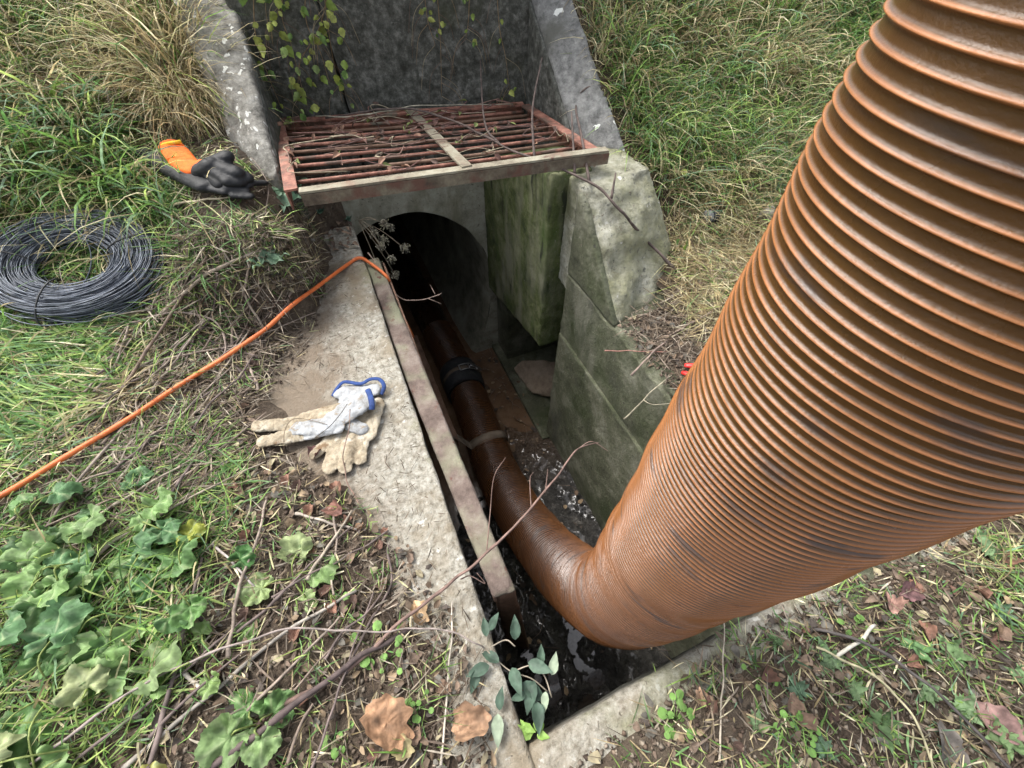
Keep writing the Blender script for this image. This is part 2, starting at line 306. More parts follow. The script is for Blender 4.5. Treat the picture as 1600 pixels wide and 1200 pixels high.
def bake(o, mods):
    """apply modifiers by evaluating, keep object"""
    for k, (t, d) in enumerate(mods):
        md = o.modifiers.new('m%d' % k, t)
        for a, b in d.items(): setattr(md, a, b)
    dg = bpy.context.evaluated_depsgraph_get(); dg.update(); ev = o.evaluated_get(dg)
    me = bpy.data.meshes.new_from_object(ev); o.modifiers.clear(); old = o.data; o.data = me; bpy.data.meshes.remove(old)
    me.polygons.foreach_set('use_smooth', np.ones(len(me.polygons), dtype=bool)); return o
def rough(o, amp=.004, freq=12, amp2=.002, edge=None):
    me = o.data; n = len(me.vertices); co = np.zeros(n * 3, dtype=np.float32); no = np.zeros(n * 3, dtype=np.float32)
    me.vertices.foreach_get('co', co); me.vertices.foreach_get('normal', no); co = co.reshape(-1, 3); no = no.reshape(-1, 3)
    for i in range(n):
        p = Vector(co[i]) * freq; d = amp * mn.noise(p) + amp2 * mn.noise(p * 4.1)
        if edge:                       # chipped arrises: cut in where the normal is diagonal
            m = float(np.max(np.abs(no[i]))); 
            if m < .93: d -= edge * max(0, mn.noise(p * .9 + Vector((5, 2, 1))) + .25)
        co[i] += no[i] * d
    me.vertices.foreach_set('co', co.ravel()); me.update(); return o
def hull(name, pts, m, parent=None, voxel=.014, amp=.004, freq=12, amp2=.002, edge=.012, **kw):
    bm = bmesh.new()
    for p in pts: bm.verts.new(p)
    r = bmesh.ops.convex_hull(bm, input=bm.verts); bmesh.ops.delete(bm, geom=list({g for g in r['geom_interior'] + r['geom_unused'] if isinstance(g, bmesh.types.BMVert)}), context='VERTS')
    me = bpy.data.meshes.new(name); bm.to_mesh(me); bm.free(); me.materials.append(m)
    o = bpy.data.objects.new(name, me); link(o, parent, **kw)
    bake(o, [('REMESH', dict(mode='VOXEL', voxel_size=voxel, adaptivity=0))]); rough(o, amp, freq, amp2, edge)
    if not o.data.materials: o.data.materials.append(m)
    if parent is not None and parent.type == 'EMPTY': place(o, parent)
    return o
def bx(a, b): return [(x, y, z) for x in (a[0], b[0]) for y in (a[1], b[1]) for z in (a[2], b[2])]

# ================================================================== SETTING
# ---- ground sheet
def lines(a, b, fine, lo, hi, coarse):
    L = list(np.arange(lo, hi, fine)); x = lo
    st = fine
    while x > a: st = min(st * 1.25, coarse); x -= st; L.insert(0, x)
    x = L[-1]; st = fine
    while x < b: st = min(st * 1.25, coarse); x += st; L.append(x)
    return np.array(L)
gx = lines(-30, 30, .0125, -1.6, 1.9, 2); gy = lines(-20, 40, .0125, -.65, 2.6, 2)
X, Y = np.meshgrid(gx, gy); Z = height(X, Y)
near = (np.abs(X) < 2.5) & (Y < 3.2)
Z = Z + np.where(near, .010 * fbm(X * 60, Y * 60, 31, 3), 0)
nx, ny = len(gx), len(gy); idx = np.arange(nx * ny).reshape(ny, nx)
F = np.stack([idx[:-1, :-1], idx[:-1, 1:], idx[1:, 1:], idx[1:, :-1]], -1).reshape(-1, 4)
cx = (X[:-1, :-1] + X[1:, 1:]).ravel() / 2; cy = (Y[:-1, :-1] + Y[1:, 1:]).ravel() / 2
hole = ((cx > -.05) & (cx < .70) & (cy > -.10) & (cy < 1.62)) | ((cx > -.012) & (cx < .85) & (cy > 1.5) & (cy < 2.0)) | ((cx > .6) & (cx < .86) & (cy > .72) & (cy < 1.6))
meshobj('ground', np.stack([X, Y, Z], -1).reshape(-1, 3), F[~hole], M_soil, kind='structure')

# ---- trench: concrete walls are things of their own
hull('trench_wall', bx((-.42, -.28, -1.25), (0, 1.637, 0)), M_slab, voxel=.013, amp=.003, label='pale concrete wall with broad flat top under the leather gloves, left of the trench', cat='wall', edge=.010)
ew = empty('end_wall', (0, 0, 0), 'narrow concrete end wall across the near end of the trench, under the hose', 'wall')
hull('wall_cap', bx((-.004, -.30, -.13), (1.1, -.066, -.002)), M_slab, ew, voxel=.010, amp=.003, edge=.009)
hull('lower_wall', bx((-.004, -.42, -1.25), (1.1, -.17, -.125)), M_wall, ew, voxel=.02, amp=.003, edge=.004)
hull('trench_wall', bx((.65, -.17, -1.25), (.90, 1.031, -.001)), M_wall, voxel=.010, amp=.004, label='damp green stained concrete wall on the right of the trench behind the hose bend', cat='wall', edge=.026)
cb = empty('concrete_block', (.8, 1.05, 0), 'broken pale concrete block with sloping face beside the grate corner', 'concrete block')
hull('block_body', [(.66, 1.03, -.1), (.66, 1.03, .29), (.66, 1.00, .265), (.66, .705, -.02), (.95, .80, -.03), (.98, .89, .06), (.87, .985, .275), (.91, 1.04, .30), (.70, .985, .275),
                        (.905, 1.17, .30), (.89, 1.30, .295), (.66, 1.30, .295), (.66, 1.30, -.1), (.95, 1.30, -.1), (.98, .95, -.1)], M_block, cb, voxel=.0085, amp=.004, freq=14, amp2=.003, edge=.022)
hull('stained_face', [(.650, 1.029, -.01), (.650, 1.029, .287), (.650, .99, .262), (.650, .715, -.005), (.675, 1.029, -.01), (.672, 1.02, .280), (.672, .98, .255), (.675, .72, -.005)], M_wall, cb, voxel=.007, amp=.003, freq=14, amp2=.002, edge=.006)
zj = atx(1012, 713, .65).z
hull('trench_wall', bx((.640, -.17, -1.24), (.656, 1.026, zj)), M_wall, voxel=.010, amp=.003, label='lower lift of green stained concrete standing proud on the right trench wall', cat='wall', edge=.006)
# culvert headwall with the round opening
ht = empty('culvert_headwall', (.3, 1.75, -1.2), 'concrete headwall with large round dark culvert opening under the grate', 'headwall')
def arch(a, sc=1.0):
    c, s = math.cos(a), math.sin(a); x = .20 + .415 * c * sc; z = -.52 + (.45 if s > 0 else .80) * s * sc
    return x, z
NA = 96; A = [2 * math.pi * k / NA for k in range(NA)]
x0, x1, z0, z1 = -.40, .90, -1.4, .10
def rectpt(a):
    c, s = math.cos(a), math.sin(a); cxx, czz = .20, -.52
    t = min(((x1 - cxx) / c if c > 1e-6 else (x0 - cxx) / c if c < -1e-6 else 1e9), ((z1 - czz) / s if s > 1e-6 else (z0 - czz) / s if s < -1e-6 else 1e9))
    return cxx + c * t, czz + s * t
v = []; f = []
RN = 14
for k, a in enumerate(A):
    xi, zi = arch(a); xo, zo = rectpt(a)
    for r in range(RN + 1):
        t = r / RN; rr = .006 * mn.noise(Vector((xi * 9, zi * 9, 0))) if r == 0 else 0
        v.append((xi + (xo - xi) * t + rr, 1.75 + .004 * mn.noise(Vector(((xi + (xo - xi) * t) * 9, (zi + (zo - zi) * t) * 9, 3))), zi + (zo - zi) * t + rr))
for k in range(NA):
    for r in range(RN): a0 = k * (RN + 1) + r; b0 = ((k + 1) % NA) * (RN + 1) + r; f.append((a0, b0, b0 + 1, a0 + 1))
meshobj('wall_face', v, f, M_arch, ht)
mb = MB(); mb.box((x0, 1.753, -.03), (x1, 2.00, z1 - .001)); o = mb.build('wall_top', M_arch, ht, smooth=False, tint=False)
v = []; f = []; YS = [1.75, 1.78, 1.9, 2.1, 2.4, 3, 4, 5.5, 7]
for j, yy in enumerate(YS):
    for k, a in enumerate(A):
        xx, zz = arch(a, 1 if j == 0 else .99 - .05 * min(j, 3) / 3); v.append((xx + .004 * mn.noise(Vector((xx * 7, yy * 7, zz * 7))) - .012 * (yy - 1.75), yy, zz))
for j in range(len(YS) - 1):
    for k in range(NA): f.append((j * NA + k, (j + 1) * NA + k, (j + 1) * NA + (k + 1) % NA, j * NA + (k + 1) % NA))
f.append(tuple((len(YS) - 1) * NA + k for k in range(NA)))
meshobj('culvert_barrel', v, f, M_pipe, ht)
# mossy lintel, niche, ledge
hull('concrete_pier', [(.60, 1.105, .303), (.60, 1.105, -.45), (.60, 1.748, -.60), (.60, 1.748, .10), (.60, 1.35, .275), (.74, 1.105, .303), (.74, 1.105, -.46), (.86, 1.35, .275), (.95, 1.748, .08), (.95, 1.748, -.6), (.95, 1.3, -.5)], M_moss,
     voxel=.009, amp=.0035, freq=16, edge=.018, label='moss covered concrete pier hanging between the grate and the side niche', cat='pier')
nb = empty('side_niche', (.8, 1.3, -1.1), 'dark side niche in the right trench wall below the mossy pier', 'niche')
mb = MB(); mb.box((1.05, .95, -1.3), (1.10, 1.9, -.1)); mb.box((.60, .98, -1.3), (1.05, 1.9, -1.07)); mb.box((.902, .9, -1.3), (1.05, .95, -.1)); mb.box((.645, 1.59, -1.068), (1.049, 1.747, -.58))
o = mb.build('niche_wall', M_wall, nb, smooth=False, tint=False)
# back wall with two pours, wings
bw = empty('back_wall', (.38, 2.1, 0), 'dark damp concrete back wall behind the grate, yellow vine on its left side', 'wall')
def slab_between(name, p, q, z0_, z1_, th, m, par, **kw):
    d = (Vector(q) - Vector(p)); n = Vector((-d.y, d.x, 0)).normalized() * th
    pts = [(a.x, a.y, z) for a in (Vector(p), Vector(q), Vector(p) + n, Vector(q) + n) for z in (z0_, z1_)]
    return hull(name, pts, m, par, voxel=.014, amp=.005, edge=.004, **kw)
def sc_(p, k=.882): return (p[0] * k, p[1] * k, CZ + (p[2] - CZ) * k)
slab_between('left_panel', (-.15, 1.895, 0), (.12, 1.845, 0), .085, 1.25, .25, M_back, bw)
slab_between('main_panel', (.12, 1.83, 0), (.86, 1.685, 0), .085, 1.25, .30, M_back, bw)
wl = empty('wing_wall', (-.2, 1.7, .1), 'left sloping wing wall top spotted with pale lichen, beside the long dry grass', 'wing wall')
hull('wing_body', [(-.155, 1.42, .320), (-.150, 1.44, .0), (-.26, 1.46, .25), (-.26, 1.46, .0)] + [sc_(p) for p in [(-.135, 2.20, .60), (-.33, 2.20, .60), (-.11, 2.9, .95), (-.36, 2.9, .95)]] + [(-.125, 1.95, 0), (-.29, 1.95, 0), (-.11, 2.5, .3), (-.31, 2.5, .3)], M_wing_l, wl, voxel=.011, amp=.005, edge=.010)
hull('dark_face', [(-.160, 1.43, .308), (-.160, 1.45, .0), (-.148, 1.43, .306), (-.146, 1.45, .0), (-.128, 1.94, .60), (-.124, 1.94, 0), (-.114, 1.94, .602), (-.112, 1.94, 0)], M_back, wl, voxel=.008, amp=.003, edge=.003)  # thin darker sheet over the wing's inner face
wr = empty('wing_wall', (.86, 1.5, .1), 'right sloping grey wing wall with a few white lichen spots, beside the grassy bank', 'wing wall')
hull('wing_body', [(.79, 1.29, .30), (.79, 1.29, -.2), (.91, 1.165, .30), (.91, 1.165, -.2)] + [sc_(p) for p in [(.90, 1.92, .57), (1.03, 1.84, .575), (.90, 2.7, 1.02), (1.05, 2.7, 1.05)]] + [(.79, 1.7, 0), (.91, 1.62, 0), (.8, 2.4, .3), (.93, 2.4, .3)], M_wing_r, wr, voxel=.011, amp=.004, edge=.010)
hull('dark_face', [(.794, 1.30, .292), (.794, 1.30, -.1), (.778, 1.30, .290), (.778, 1.30, -.1), (.796, 1.70, .60), (.794, 1.70, -.1), (.780, 1.70, .598), (.778, 1.70, -.1)], M_back, wr, voxel=.008, amp=.003, edge=.003)  # same darker sheet on the inner face of this wing

# ---- sludge and water
meshobj('water', [(0, -.2, -1.1), (.64, -.2, -1.1), (.64, 7, -1.1), (0, 7, -1.1)], [(0, 1, 2, 3)], M_water, smooth=False, kind='structure')
sx = np.arange(-.005, .66, .008); sy = np.arange(-.19, 1.5, .008); X, Y = np.meshgrid(sx, sy)
yb = .80 + sst((X - .30) / .2) * .32
Z = -1.1 + .035 * sst((yb - Y) / .22) - .012 * sst((Y - yb) / .1) + .055 * fbm(X * 9, Y * 9, 41, 5) + .02 * fbm(X * 40, Y * 40, 44, 3)
def pud(px, py, rx, ry):
    c = atz(px, py, -1.1); return np.exp(-(((X - c.x) / rx) ** 2 + ((Y - c.y) / ry) ** 2) ** 2)
Z -= .055 * np.maximum.reduce([pud(845, 1060, .07, .15), pud(905, 1010, .07, .15), pud(940, 1060, .05, .05), pud(915, 1100, .06, .04), pud(890, 960, .05, .06), pud(830, 1115, .05, .06)]) * (.75 + 3.0 * fbm(X * 34, Y * 34, 77, 4))
Z += .05 * pud(980, 1040, .10, .2)
nx = len(sx); idx = np.arange(X.size).reshape(X.shape)
F = np.stack([idx[:-1, :-1], idx[:-1, 1:], idx[1:, 1:], idx[1:, :-1]], -1).reshape(-1, 4)
meshobj('sludge', np.stack([X, Y, Z], -1).reshape(-1, 3), F, M_sludge, kind='structure')
mb = MB(); mb.box((-.01, -.2, -1.3), (.66, 7, -1.24)); mb.build('trench_floor', M_sludge, smooth=False, tint=False, kind='structure')

# ================================================================== HOSE
CL = [(.291, .068, 1.75), (.291, .068, 1.3), (.291, .068, .9), (.290, .067, .5), (.291, .066, .2), (.292, .070, -.02), (.292, .095, -.20), (.289, .165, -.38), (.284, .275, -.545), (.276, .430, -.70),
      (.272, .62, -.84), (.278, .82, -.93), (.292, 1.05, -.985), (.312, 1.35, -1.03), (.320, 1.6, -1.055), (.312, 1.9, -1.07), (.285, 2.4, -1.08), (.25, 3.2, -1.09), (.2, 4.2, -1.1)]
P = smooth_path(CL, 24); seg = np.linalg.norm(np.diff(P, axis=0), axis=1); s = np.r_[0, np.cumsum(seg)]
PITCH = .0078; R0 = .0988
LEN = s[-1]; iv = np.searchsorted(s, 1e9); NPP = 12
def vis_len():
    k = np.argmin(np.abs(P[:, 1] - 2.0) + (P[:, 2] > 0)); return s[k]
SV = vis_len(); su = np.r_[np.arange(0, SV, PITCH / NPP), np.arange(SV, LEN, .02)]
C = np.stack([np.interp(su, s, P[:, k]) for k in range(3)], 1)
T = np.gradient(C, axis=0); T /= np.linalg.norm(T, axis=1)[:, None]
# frame without twist: curve lies close to the y-z plane, so x is a stable reference
B = np.cross(T, np.array([1.0, 0, 0])); B /= np.linalg.norm(B, axis=1)[:, None]; Nn = np.cross(B, T)
K = 132; th = np.arange(K) / K * 2 * math.pi
turn = np.interp(su, s, np.r_[0, np.cumsum(seg / (PITCH * (1 + .65 * sst((.35 - .5 * (P[1:, 2] + P[:-1, 2])) / .5))))])
ph = (turn[:, None] + th[None, :] / (2 * math.pi)) % 1.0
fade = np.where(su < SV, 1, 0)[:, None]
d = np.abs(ph - .5) / .5
rib = np.exp(-((d / .30) ** 2) * 1.6)                          # narrow raised rib, broad valley
wob = .0012 * np.sin(su[:, None] * 21 + 2 * th[None, :]) + .0009 * np.sin(su[:, None] * 57 + 3 * th[None, :])
amp = .0030 * (0.92 + .18 * np.sin(su[:, None] * 7 + th[None, :]))
amp = amp * (1 + .55 * sst((.35 - C[:, 2:3]) / .5))
rad = R0 + fade * amp * rib + wob
V = C[:, None, :] + rad[..., None] * (np.cos(th)[None, :, None] * B[:, None, :] + np.sin(th)[None, :, None] * Nn[:, None, :])
NR = len(su); idx = np.arange(NR * K).reshape(NR, K); nxt = np.roll(idx, -1, axis=1)
F = np.stack([idx[:-1], nxt[:-1], nxt[1:], idx[1:]], -1).reshape(-1, 4)
crest_highlight = (fade * np.clip((rib - .35) / .5, 0, 1))[..., None] * np.ones((1, 1, 3))  # rib highlights painted in: crests get a lighter orange
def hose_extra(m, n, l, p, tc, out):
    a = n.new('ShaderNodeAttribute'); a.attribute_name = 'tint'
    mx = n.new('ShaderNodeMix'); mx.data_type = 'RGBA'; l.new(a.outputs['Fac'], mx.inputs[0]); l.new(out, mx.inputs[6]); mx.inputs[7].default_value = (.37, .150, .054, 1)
    sep = n.new('ShaderNodeSeparateXYZ'); l.new(tc.outputs['Object'], sep.inputs[0])
    # mud film darkening the lower hose: fades in above the slab, full below it
    r = n.new('ShaderNodeMapRange'); l.new(sep.outputs['Z'], r.inputs[0]); r.inputs[1].default_value = 1.80; r.inputs[2].default_value = 1.15; r.inputs[3].default_value = 0; r.inputs[4].default_value = 1
    z = n.new('ShaderNodeTexNoise'); z.inputs['Scale'].default_value = 7; z.inputs['Detail'].default_value = 7; l.new(tc.outputs['Object'], z.inputs[0])
    r2 = n.new('ShaderNodeMapRange'); l.new(z.outputs[0], r2.inputs[0]); r2.inputs[1].default_value = .38; r2.inputs[2].default_value = .62; r2.inputs[3].default_value = .84; r2.inputs[4].default_value = .96
    mu = n.new('ShaderNodeMath'); mu.operation = 'MULTIPLY'; l.new(r.outputs[0], mu.inputs[0]); l.new(r2.outputs[0], mu.inputs[1])
    m3 = n.new('ShaderNodeMix'); m3.data_type = 'RGBA'; l.new(mu.outputs[0], m3.inputs[0]); l.new(mx.outputs[2], m3.inputs[6]); m3.inputs[7].default_value = (.024, .010, .0055, 1)
    # dark scuffs
    z2 = n.new('ShaderNodeTexNoise'); z2.inputs['Scale'].default_value = 11; z2.inputs['Detail'].default_value = 5; l.new(tc.outputs['Object'], z2.inputs[0])
    mp = n.new('ShaderNodeMapping'); mp.inputs['Scale'].default_value = (1, 1, 4); l.new(tc.outputs['Object'], mp.inputs[0]); l.new(mp.outputs[0], z2.inputs[0])
    r3 = n.new('ShaderNodeMapRange'); l.new(z2.outputs[0], r3.inputs[0]); r3.inputs[1].default_value = .585; r3.inputs[2].default_value = .67; r3.inputs[4].default_value = .75
    m4 = n.new('ShaderNodeMix'); m4.data_type = 'RGBA'; l.new(r3.outputs[0], m4.inputs[0]); l.new(m3.outputs[2], m4.inputs[6]); m4.inputs[7].default_value = (.05, .035, .028, 1)
    z4 = n.new('ShaderNodeTexNoise'); z4.inputs['Scale'].default_value = 5; z4.inputs['Detail'].default_value = 10; z4.inputs['Roughness'].default_value = .8; l.new(tc.outputs['Object'], z4.inputs[0])
    r5 = n.new('ShaderNodeMapRange'); l.new(z4.outputs[0], r5.inputs[0]); r5.inputs[1].default_value = .52; r5.inputs[2].default_value = .68; r5.inputs[4].default_value = .25
    m6 = n.new('ShaderNodeMix'); m6.data_type = 'RGBA'; l.new(r5.outputs[0], m6.inputs[0]); l.new(m4.outputs[2], m6.inputs[6]); m6.inputs[7].default_value = (.13, .078, .052, 1); m4 = m6
    l.new(m4.outputs[2], p.inputs['Base Color'])
    r4 = n.new('ShaderNodeMapRange'); l.new(z.outputs[0], r4.inputs[0]); r4.inputs[1].default_value = .3; r4.inputs[2].default_value = .7; r4.inputs[3].default_value = .20; r4.inputs[4].default_value = .38
    l.new(r4.outputs[0], p.inputs['Roughness'])
    q = n.new('ShaderNodeMath'); q.operation = 'MULTIPLY_ADD'; l.new(a.outputs['Fac'], q.inputs[0]); q.inputs[1].default_value = -.34; q.inputs[2].default_value = 1
    q2 = n.new('ShaderNodeMath'); q2.operation = 'MULTIPLY'; l.new(mu.outputs[0], q2.inputs[0]); l.new(q.outputs[0], q2.inputs[1]); l.new(q2.outputs[0], m3.inputs[0])
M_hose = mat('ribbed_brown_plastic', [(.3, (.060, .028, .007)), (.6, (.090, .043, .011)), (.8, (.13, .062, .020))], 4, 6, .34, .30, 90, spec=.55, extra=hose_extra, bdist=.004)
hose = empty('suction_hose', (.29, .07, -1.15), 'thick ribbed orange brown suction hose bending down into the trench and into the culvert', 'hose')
meshobj('hose_body', V.reshape(-1, 3), F, M_hose, hose, tint=crest_highlight.reshape(-1, 3))
# rubber coupling with clamp band and buckle
def ring(mb, y0, y1, r, n=7, k=48, bulge=0, m=None):
    k0 = int(np.argmin(np.where(su > 1.2, np.abs(C[:, 1] - y0), 9))); k1 = int(np.argmin(np.where(su > 1.2, np.abs(C[:, 1] - y1), 9)))
    ks = np.linspace(k0, k1, n).astype(int); VV = []
    for q, i in enumerate(ks):
        t = q / (n - 1); rr = r - (.004 if q in (0, n - 1) else 0) + bulge * math.sin(math.pi * t)
        for j in range(k):
            a = 2 * math.pi * j / k; w_ = 1 + .012 * math.sin(3 * a + q); VV.append(C[i] + rr * w_ * (math.cos(a) * B[i] + math.sin(a) * Nn[i]))
    FF = [(q * k + j, q * k + (j + 1) % k, (q + 1) * k + (j + 1) % k, (q + 1) * k + j) for q in range(n - 1) for j in range(k)]
    # inner return to the hose
    for q, i in ((0, ks[0]), (n - 1, ks[-1])):
        b0 = len(VV)
        for j in range(k): a = 2 * math.pi * j / k; VV.append(C[i] + .095 * (math.cos(a) * B[i] + math.sin(a) * Nn[i]))
        FF += [(q * k + j, q * k + (j + 1) % k, b0 + (j + 1) % k, b0 + j) for j in range(k)]
    mb.add(VV, FF)
mb = MB(); ring(mb, 1.41, 1.62, .114, 9, bulge=.004); coup = mb.build('coupling_sleeve', M_rubber, hose, tint=False)
mb = MB(); ring(mb, 1.50, 1.535, .1215, 5); band = mb.build('clamp_band', M_strap, hose, tint=False)
ic = int(np.argmin(np.where(su > 1.2, np.abs(C[:, 1] - 1.52), 9))); cc = C[ic]
mb = MB()
def on(a, r, dy=0): return (cc[0] + r * math.cos(a), cc[1] + dy, cc[2] + r * math.sin(a))
for dy in (-.020, .020): mb.tube([on(a, .128 + .005 * math.sin((a - .7) * 3.5), dy) for a in np.linspace(.75, 1.6, 9)], .0035, 6)
for a in (.75, 1.15, 1.6): mb.tube([on(a, .13, -.022), on(a, .13, .022)], .004, 6)
mb.tube([on(a, .134) for a in np.linspace(.35, 1.1, 7)], .007, 6); mb.build('buckle', M_steel, hose, tint=False)
# strap across the hose, running to the lower rail
st = []
ys = 1.02; i0 = int(np.argmin(np.where(su > 1.2, np.abs(C[:, 1] - ys), 9))); c0 = C[i0]
for a in np.linspace(-.35, math.pi * .80, 26): st.append((c0[0] + .107 * math.cos(a), ys - .02 * math.sin(a), c0[2] + .107 * math.sin(a)))
st += [(.165, ys - .01, -.83), (.14, ys, -.79), (.10, ys + .01, -.79)]
st = np.array(st); VV = []
for p_ in st:
    for dy, dr in ((-.022, 0), (.022, 0)): VV.append((p_[0], p_[1] + dy, p_[2]))
for k, p_ in enumerate(st):
    nrm = np.array([p_[0] - c0[0], 0, p_[2] - c0[2]]); nrm /= np.linalg.norm(nrm)
    for dy in (-.022, .022): VV.append((p_[0] + nrm[0] * .004, p_[1] + dy, p_[2] + nrm[2] * .004))
n_ = len(st); FF = []
for k in range(n_ - 1):
    a, b = 2 * k, 2 * n_ + 2 * k
    FF += [(a, a + 1, a + 3, a + 2), (b, b + 2, b + 3, b + 1), (a, a + 2, b + 2, b), (a + 1, b + 1, b + 3, a + 3)]
meshobj('tie_strap', VV, FF, M_strap, label='muddy flat strap tied over the hose to the lower steel rail', cat='strap')

# ================================================================== STEEL
bm_ = empty('steel_beam', (.05, .16, -.03), 'long rusty steel beam lying along the left trench edge with a leg dropping into the sludge', 'beam')
# channel section: top plate and two flanges
P0, P1 = Vector((.004, 1.60, -.022)), Vector((.032, .162, -.022))
P0b, P1b = Vector((.056, 1.60, -.022)), Vector((.080, .158, -.022))
hull('top_plate', [(*p.xy, z) for p in (Vector((.001, 1.40, 0)), Vector((.004, .80, 0)), Vector((.029, .165, 0)), Vector((.052, 1.40, 0)), Vector((.078, .160, 0))) for z in (-.034, -.020)], M_beam, bm_, voxel=.006, amp=.0015, freq=30, amp2=.0008, edge=.002)
mb = MB(); mb.box((.030, .168, -.085), (.036, 1.38, -.036)); mb.box((.060, .168, -.085), (.066, 1.38, -.036)); mb.build('flange', M_rust, bm_, smooth=False, tint=False)
hull('leg', [(.034, .170, -.036), (.078, .166, -.036), (.078, .195, -.036), (.034, .195, -.036), (.055, .165, -1.15), (.135, .120, -1.15), (.135, .16, -1.15), (.055, .195, -1.15)], M_rust, bm_, voxel=.008, amp=.002, edge=.001)
rl = empty('steel_rail', (.12, 1.0, -.8), 'lower muddy steel rail beside the hose at the trench bottom', 'rail')
hull('rail_plate', bx((.085, 1.0, -.80), (.148, 1.745, -.788)), M_rust, rl, voxel=.006, amp=.002, edge=.001)
mb = MB(); mb.box((.087, 1.002, -.86), (.093, 1.743, -.802)); mb.box((.140, 1.002, -.86), (.146, 1.743, -.802)); mb.build('rail_flange', M_rust, rl, smooth=False, tint=False)
# grate
gr = empty('steel_grate', (.36, 1.75, .23), 'rusty red steel grate with round bars lying across the culvert head', 'grate')
ZG = .300
FL, FR, BL, BR = Vector((-.121, 1.196, .35)), Vector((.738, 1.095, .35)), Vector((-.128, 1.855, ZG)), Vector((.755, 1.665, ZG))
def lerp(a, b, t): return Vector(a) + (Vector(b) - Vector(a)) * t
def bar_quad(mb, a, b, w, h, dz=0):          # rectangular bar from a to b
    a = Vector(a); b = Vector(b)
    d = (b - a).normalized(); n = Vector((-d.y, d.x, 0)) * w / 2; u = Vector((0, 0, h)); z = Vector((0, 0, dz))
    V = [a - n + z, b - n + z, b + n + z, a + n + z]; V += [q + u for q in V]
    mb.add([tuple(q) for q in V], [(0, 3, 2, 1), (4, 5, 6, 7), (0, 1, 5, 4), (1, 2, 6, 5), (2, 3, 7, 6), (3, 0, 4, 7)])
dF = (FR - FL).normalized()
mb = MB(); bar_quad(mb, FL + dF * .02, FR + dF * .035, .028, .006, .004); mb.build('front_angle', M_angle, gr, smooth=False, tint=False)
mb = MB(); bar_quad(mb, FL + dF * .02 + Vector((0, -.0135, 0)), FR + dF * .035 + Vector((0, -.0135, 0)), .005, .030, -.028); mb.build('front_flange', M_flange, gr, smooth=False, tint=False)
for a, b in ((FL, BL), (FR, BR)):
    mb = MB(); dd = (b - a).normalized() * .017; bar_quad(mb, a + dd, b - dd, .034, .006, .002); bar_quad(mb, a + dd + Vector((-.014 if a is FL else .014, 0, 0)), b - dd + Vector((-.014 if a is FL else .014, 0, 0)), .005, .045, -.046)
    mb.build('side_angle', M_redpaint, gr, smooth=False, tint=False)
mb = MB(); bar_quad(mb, BL, BR, .034, .006, .003); bar_quad(mb, BL + Vector((0, .014, 0)), BR + Vector((0, .014, 0)), .005, .045, -.045); mb.build('rear_angle', M_redpaint, gr, smooth=False, tint=False)
NB = 10
for k in range(NB):
    t = (k + .75) / (NB + .3); a = lerp(FL, BL, t) + Vector((.012, 0, -.012)); b = lerp(FR, BR, t) + Vector((-.012, 0, -.012))
    sag = .004 * math.sin(k * 2.1); pts = [lerp(a, b, q / 8) + Vector((0, sag * math.sin(math.pi * q / 8), -.004 * math.sin(math.pi * q / 8))) for q in range(9)]
    mb = MB(); mb.tube([tuple(p) for p in pts], .0056, 8); mb.build('round_bar', M_redpaint if k not in (2, 5, 8) else M_rust, gr, tint=False)
mb = MB(); a = lerp(FL, FR, .545) + Vector((0, .0, .006)); b = lerp(BL, BR, .52) + Vector((0, 0, .006)); bar_quad(mb, a, b, .030, .006, .002); mb.build('flat_strip', M_angle, gr, smooth=False, tint=False)

# ================================================================== vegetation builders
def pip(u, v, poly):
    u = np.asarray(u); v = np.asarray(v); c = np.zeros(u.shape, bool); n = len(poly); j = n - 1
    for i in range(n):
        xi, yi = poly[i]; xj, yj = poly[j]
        hit = ((yi > v) != (yj > v)) & (u < (xj - xi) * (v - yi) / (yj - yi + 1e-9) + xi); c ^= hit; j = i
    return c
EXCL = [(G(300, 245), .17, .14), (G(360, 285), .14, .12), (G(240, 235), .14, .13), (G(290, 205), .12, .10), (S(500, 650), .15, .10), (G(1108, 345), .05, .06), (G(1195, 340), .05, .06)]
def region(poly, n, z_off=0):
    """n random ground points whose place lies in the given outline of the ground"""
    xs = []; got = 0
    lo = np.array([-3.6, -1.2]); hi = np.array([4.6, 4.6])
    g = [G(min(max(p[0], -250), 1850), max(p[1], -180)) for p in poly]; lo = np.array([min(q.x for q in g) - .1, min(q.y for q in g) - .1]); hi = np.array([max(q.x for q in g) + .1, max(q.y for q in g) + .1])
    hi = np.minimum(hi, [5, 5]); lo = np.maximum(lo, [-4, -2])
    for _ in range(60):
        q = rng.uniform(lo, hi, (n * 2, 2)); z = gzv(q[:, 0], q[:, 1]); u, v_, a = proj(q[:, 0], q[:, 1], z); ok = pip(u, v_, poly) & (a > 0)
        ok &= ~((q[:, 0] > -.02) & (q[:, 0] < .67) & (q[:, 1] > -.07) & (q[:, 1] < 2.2)) & ~((q[:, 0] > -.13) & (q[:, 0] < .93) & (q[:, 1] > 1.27) & (q[:, 1] < 2.5)) & ~((q[:, 0] > -.24) & (q[:, 0] < .93) & (q[:, 1] > 1.46) & (q[:, 1] < 2.5)) & ~((q[:, 0] > .6) & (q[:, 0] < .97) & (q[:, 1] > .75) & (q[:, 1] < 1.3))
        for c_, ra, rb in EXCL: ok &= ((q[:, 0] - c_.x) / ra) ** 2 + ((q[:, 1] - c_.y) / rb) ** 2 > 1
        e_ = ((u - 125) / 145) ** 2 + ((v_ - 420) / 90) ** 2; ok &= ~((e_ < 1) & (e_ > .16))
        xs.append(np.c_[q[ok], z[ok]]); got += ok.sum()
        if got >= n: break
    return np.concatenate(xs)[:n]
